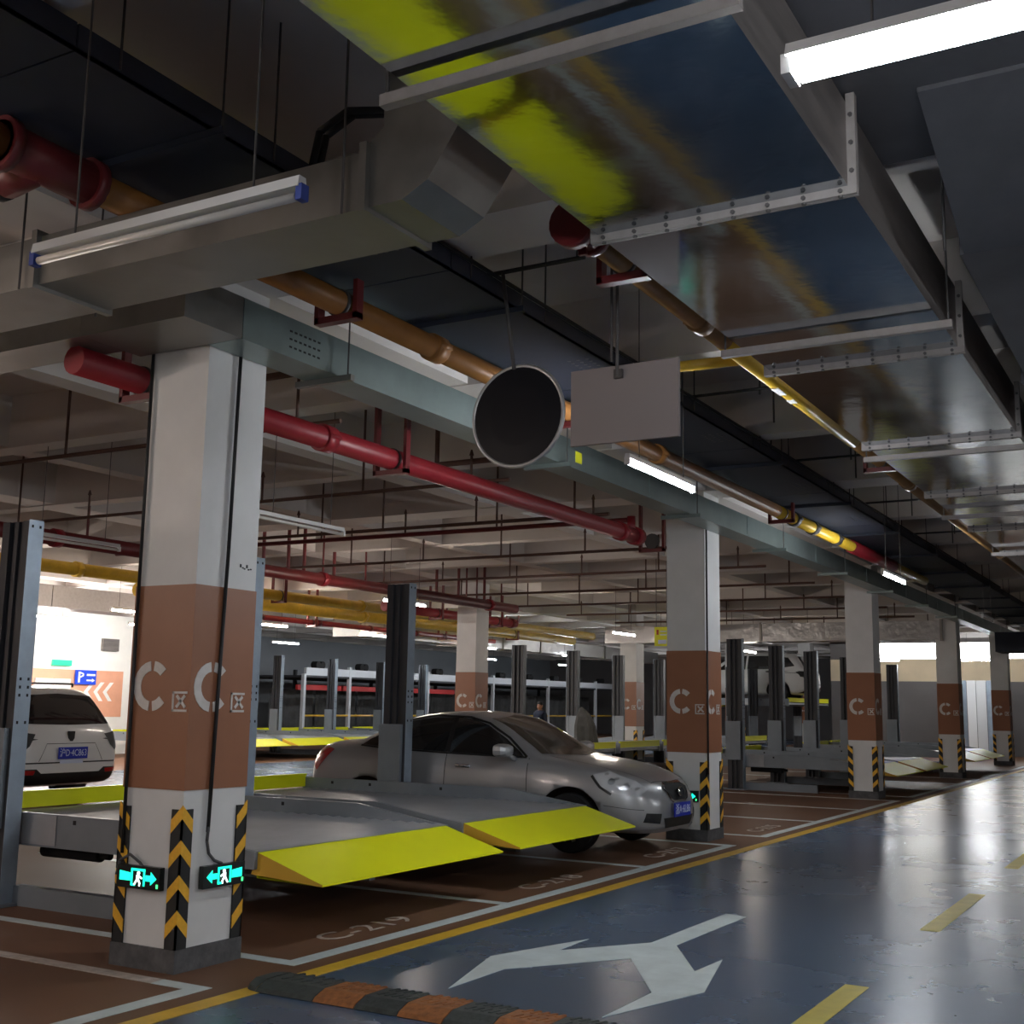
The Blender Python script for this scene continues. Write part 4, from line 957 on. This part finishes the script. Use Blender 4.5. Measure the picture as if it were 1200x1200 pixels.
# draped bundle on the lift behind the sedan, white screen far down the lane
t = thing('covered_bundle', 'dark cloth-covered bundle standing on the lift platform behind the sedan', 'bundle', (25.1, 12.4, 0.545))
b = MB(); n = 18; zs_ = [0.0, 0.25, 0.5, 0.72, 0.86, 0.93]
rr = [0.22, 0.21, 0.20, 0.15, 0.07, 0.02]
def bp(i, k): 
    a = 2 * PI * i / n; q = rr[k] * (1 + 0.16 * math.sin(5 * a + k * .4) * (1 - k / 6)); return (q * math.cos(a) + 0.05 * k / 5, q * 1.25 * math.sin(a) + 0.03 * k, zs_[k])
for k in range(5):
    for i in range(n): b.face([bp(i, k), bp((i + 1) % n, k), bp((i + 1) % n, k + 1), bp(i, k + 1)])
b.face([bp(i, 5) for i in range(n)]); b.face([bp(i, 0) for i in range(n)])
b.build('cloth_cover', 'tarp', t, True)
MB().box(-0.2, 0.2, -0.25, 0.25, 0.0, 0.05).build('base', 'hole', t)
t = thing('folding_screen', 'tall white folding screen standing at the far end of the hall', 'screen', (44.2, 6.3, 0))
for k in range(6):
    MB().prism([(0.10 * (k % 2), k * 0.32), (0.10 * ((k + 1) % 2), k * 0.32 + 0.30), (0.10 * ((k + 1) % 2) + 0.03, k * 0.32 + 0.31), (0.10 * (k % 2) + 0.03, k * 0.32 + 0.01)], 'z', 0.02, 2.6).build('panel', 'plain_white' if k % 3 else 'lift_bright', t)
    MB().box(0.0, 0.16, k * 0.32 + 0.1, k * 0.32 + 0.2, 0, 0.025).build('foot', 'lift_dark', t)

# ------------------------------------------------------------------ person in the second lane
def person(label, loc, rz):
    verts = [((0, 0, .92), .15), ((0, 0, 1.08), .145), ((0.01, 0, 1.28), .17), ((0.0, 0, 1.41), .12), ((0.01, 0, 1.50), .055),
             ((0, .17, 1.38), .075), ((0.0, .23, 1.12), .05), ((0.08, .22, .90), .038), ((0.11, .22, .83), .035),
             ((0, -.17, 1.38), .075), ((0.0, -.23, 1.12), .05), ((0.08, -.22, .90), .038), ((0.11, -.22, .83), .035),
             ((0, .09, .86), .10), ((0.01, .10, .48), .068), ((-.01, .10, .10), .045), ((.10, .11, .045), .04),
             ((0, -.09, .86), .10), ((0.01, -.10, .48), .068), ((-.01, -.10, .10), .045), ((.10, -.11, .045), .04)]
    edges = [(0, 1), (1, 2), (2, 3), (3, 4), (3, 5), (5, 6), (6, 7), (7, 8), (3, 9), (9, 10), (10, 11), (11, 12), (0, 13), (13, 14), (14, 15), (15, 16), (0, 17), (17, 18), (18, 19), (19, 20)]
    me = bpy.data.meshes.new('person_body'); me.from_pydata([v[0] for v in verts], edges, [])
    o = bpy.data.objects.new('tmp', me); C.objects.link(o)
    o.modifiers.new('s', 'SKIN'); sv_ = me.skin_vertices[0].data
    for i, v in enumerate(verts): sv_[i].radius = (v[1], v[1])
    sv_[0].use_root = True
    o.modifiers.new('u', 'SUBSURF').levels = 2
    dg = bpy.context.evaluated_depsgraph_get(); out = bpy.data.meshes.new_from_object(o.evaluated_get(dg)); bpy.data.objects.remove(o)
    out.materials.clear()
    for m in ('navy_cloth', 'skin'): out.materials.append(MATS[m])
    for p in out.polygons:
        p.use_smooth = True; c = p.center
        p.material_index = 1 if (c.z > 1.47 or (c.z < 0.88 and abs(c.y) > .18)) else 0
    t = thing('person', label, 'person', loc, rz)
    link('body', out, t)
    bm = bmesh.new(); bmesh.ops.create_uvsphere(bm, u_segments=20, v_segments=14, radius=1)
    for v in bm.verts:
        x, y, z = v.co
        v.co = Vector((x * .098 + (.016 if (z < -.2 and x > 0) else 0), y * .076 * (1 - .12 * max(0, -z)), z * .122)) + Vector((0.02, 0, 1.60))
    me = bpy.data.meshes.new('head'); bm.to_mesh(me); bm.free(); me.materials.append(MATS['skin']); me.polygons.foreach_set('use_smooth', [True] * len(me.polygons))
    h = link('head', me, t)
    MB().prism([(0.115, 1.61), (0.142, 1.575), (0.112, 1.565)], 'y', -.014, .014).build('nose', 'skin', h)
    for s in (-1, 1):
        MB().tube((0.01, s * .072, 1.60), (0.01, s * .088, 1.60), 0.026, 10).build('ear', 'skin', h)
        MB().tube((0.105, s * .03, 1.612), (0.114, s * .03, 1.612), 0.010, 8).build('eye', 'hair', h)
    MB().box(0.100, 0.112, -.022, .022, 1.538, 1.545).build('mouth', 'plain_red', h)
    bm = bmesh.new(); bmesh.ops.create_uvsphere(bm, u_segments=20, v_segments=14, radius=1)
    for v in bm.verts:
        x, y, z = v.co; v.co = Vector((x * .102 + .010, y * .083, z * .10)) + Vector((0, 0, 1.638 + .035 * x))
    me = bpy.data.meshes.new('hair'); bm.to_mesh(me); bm.free(); me.materials.append(MATS['hair']); me.polygons.foreach_set('use_smooth', [True] * len(me.polygons))
    link('hair', me, t)
    return t
person('person in a dark navy top standing behind the sedan roof', (30.9, 16.75, 0), PI * 0.95).scale = (0.95, 0.95, 0.93)
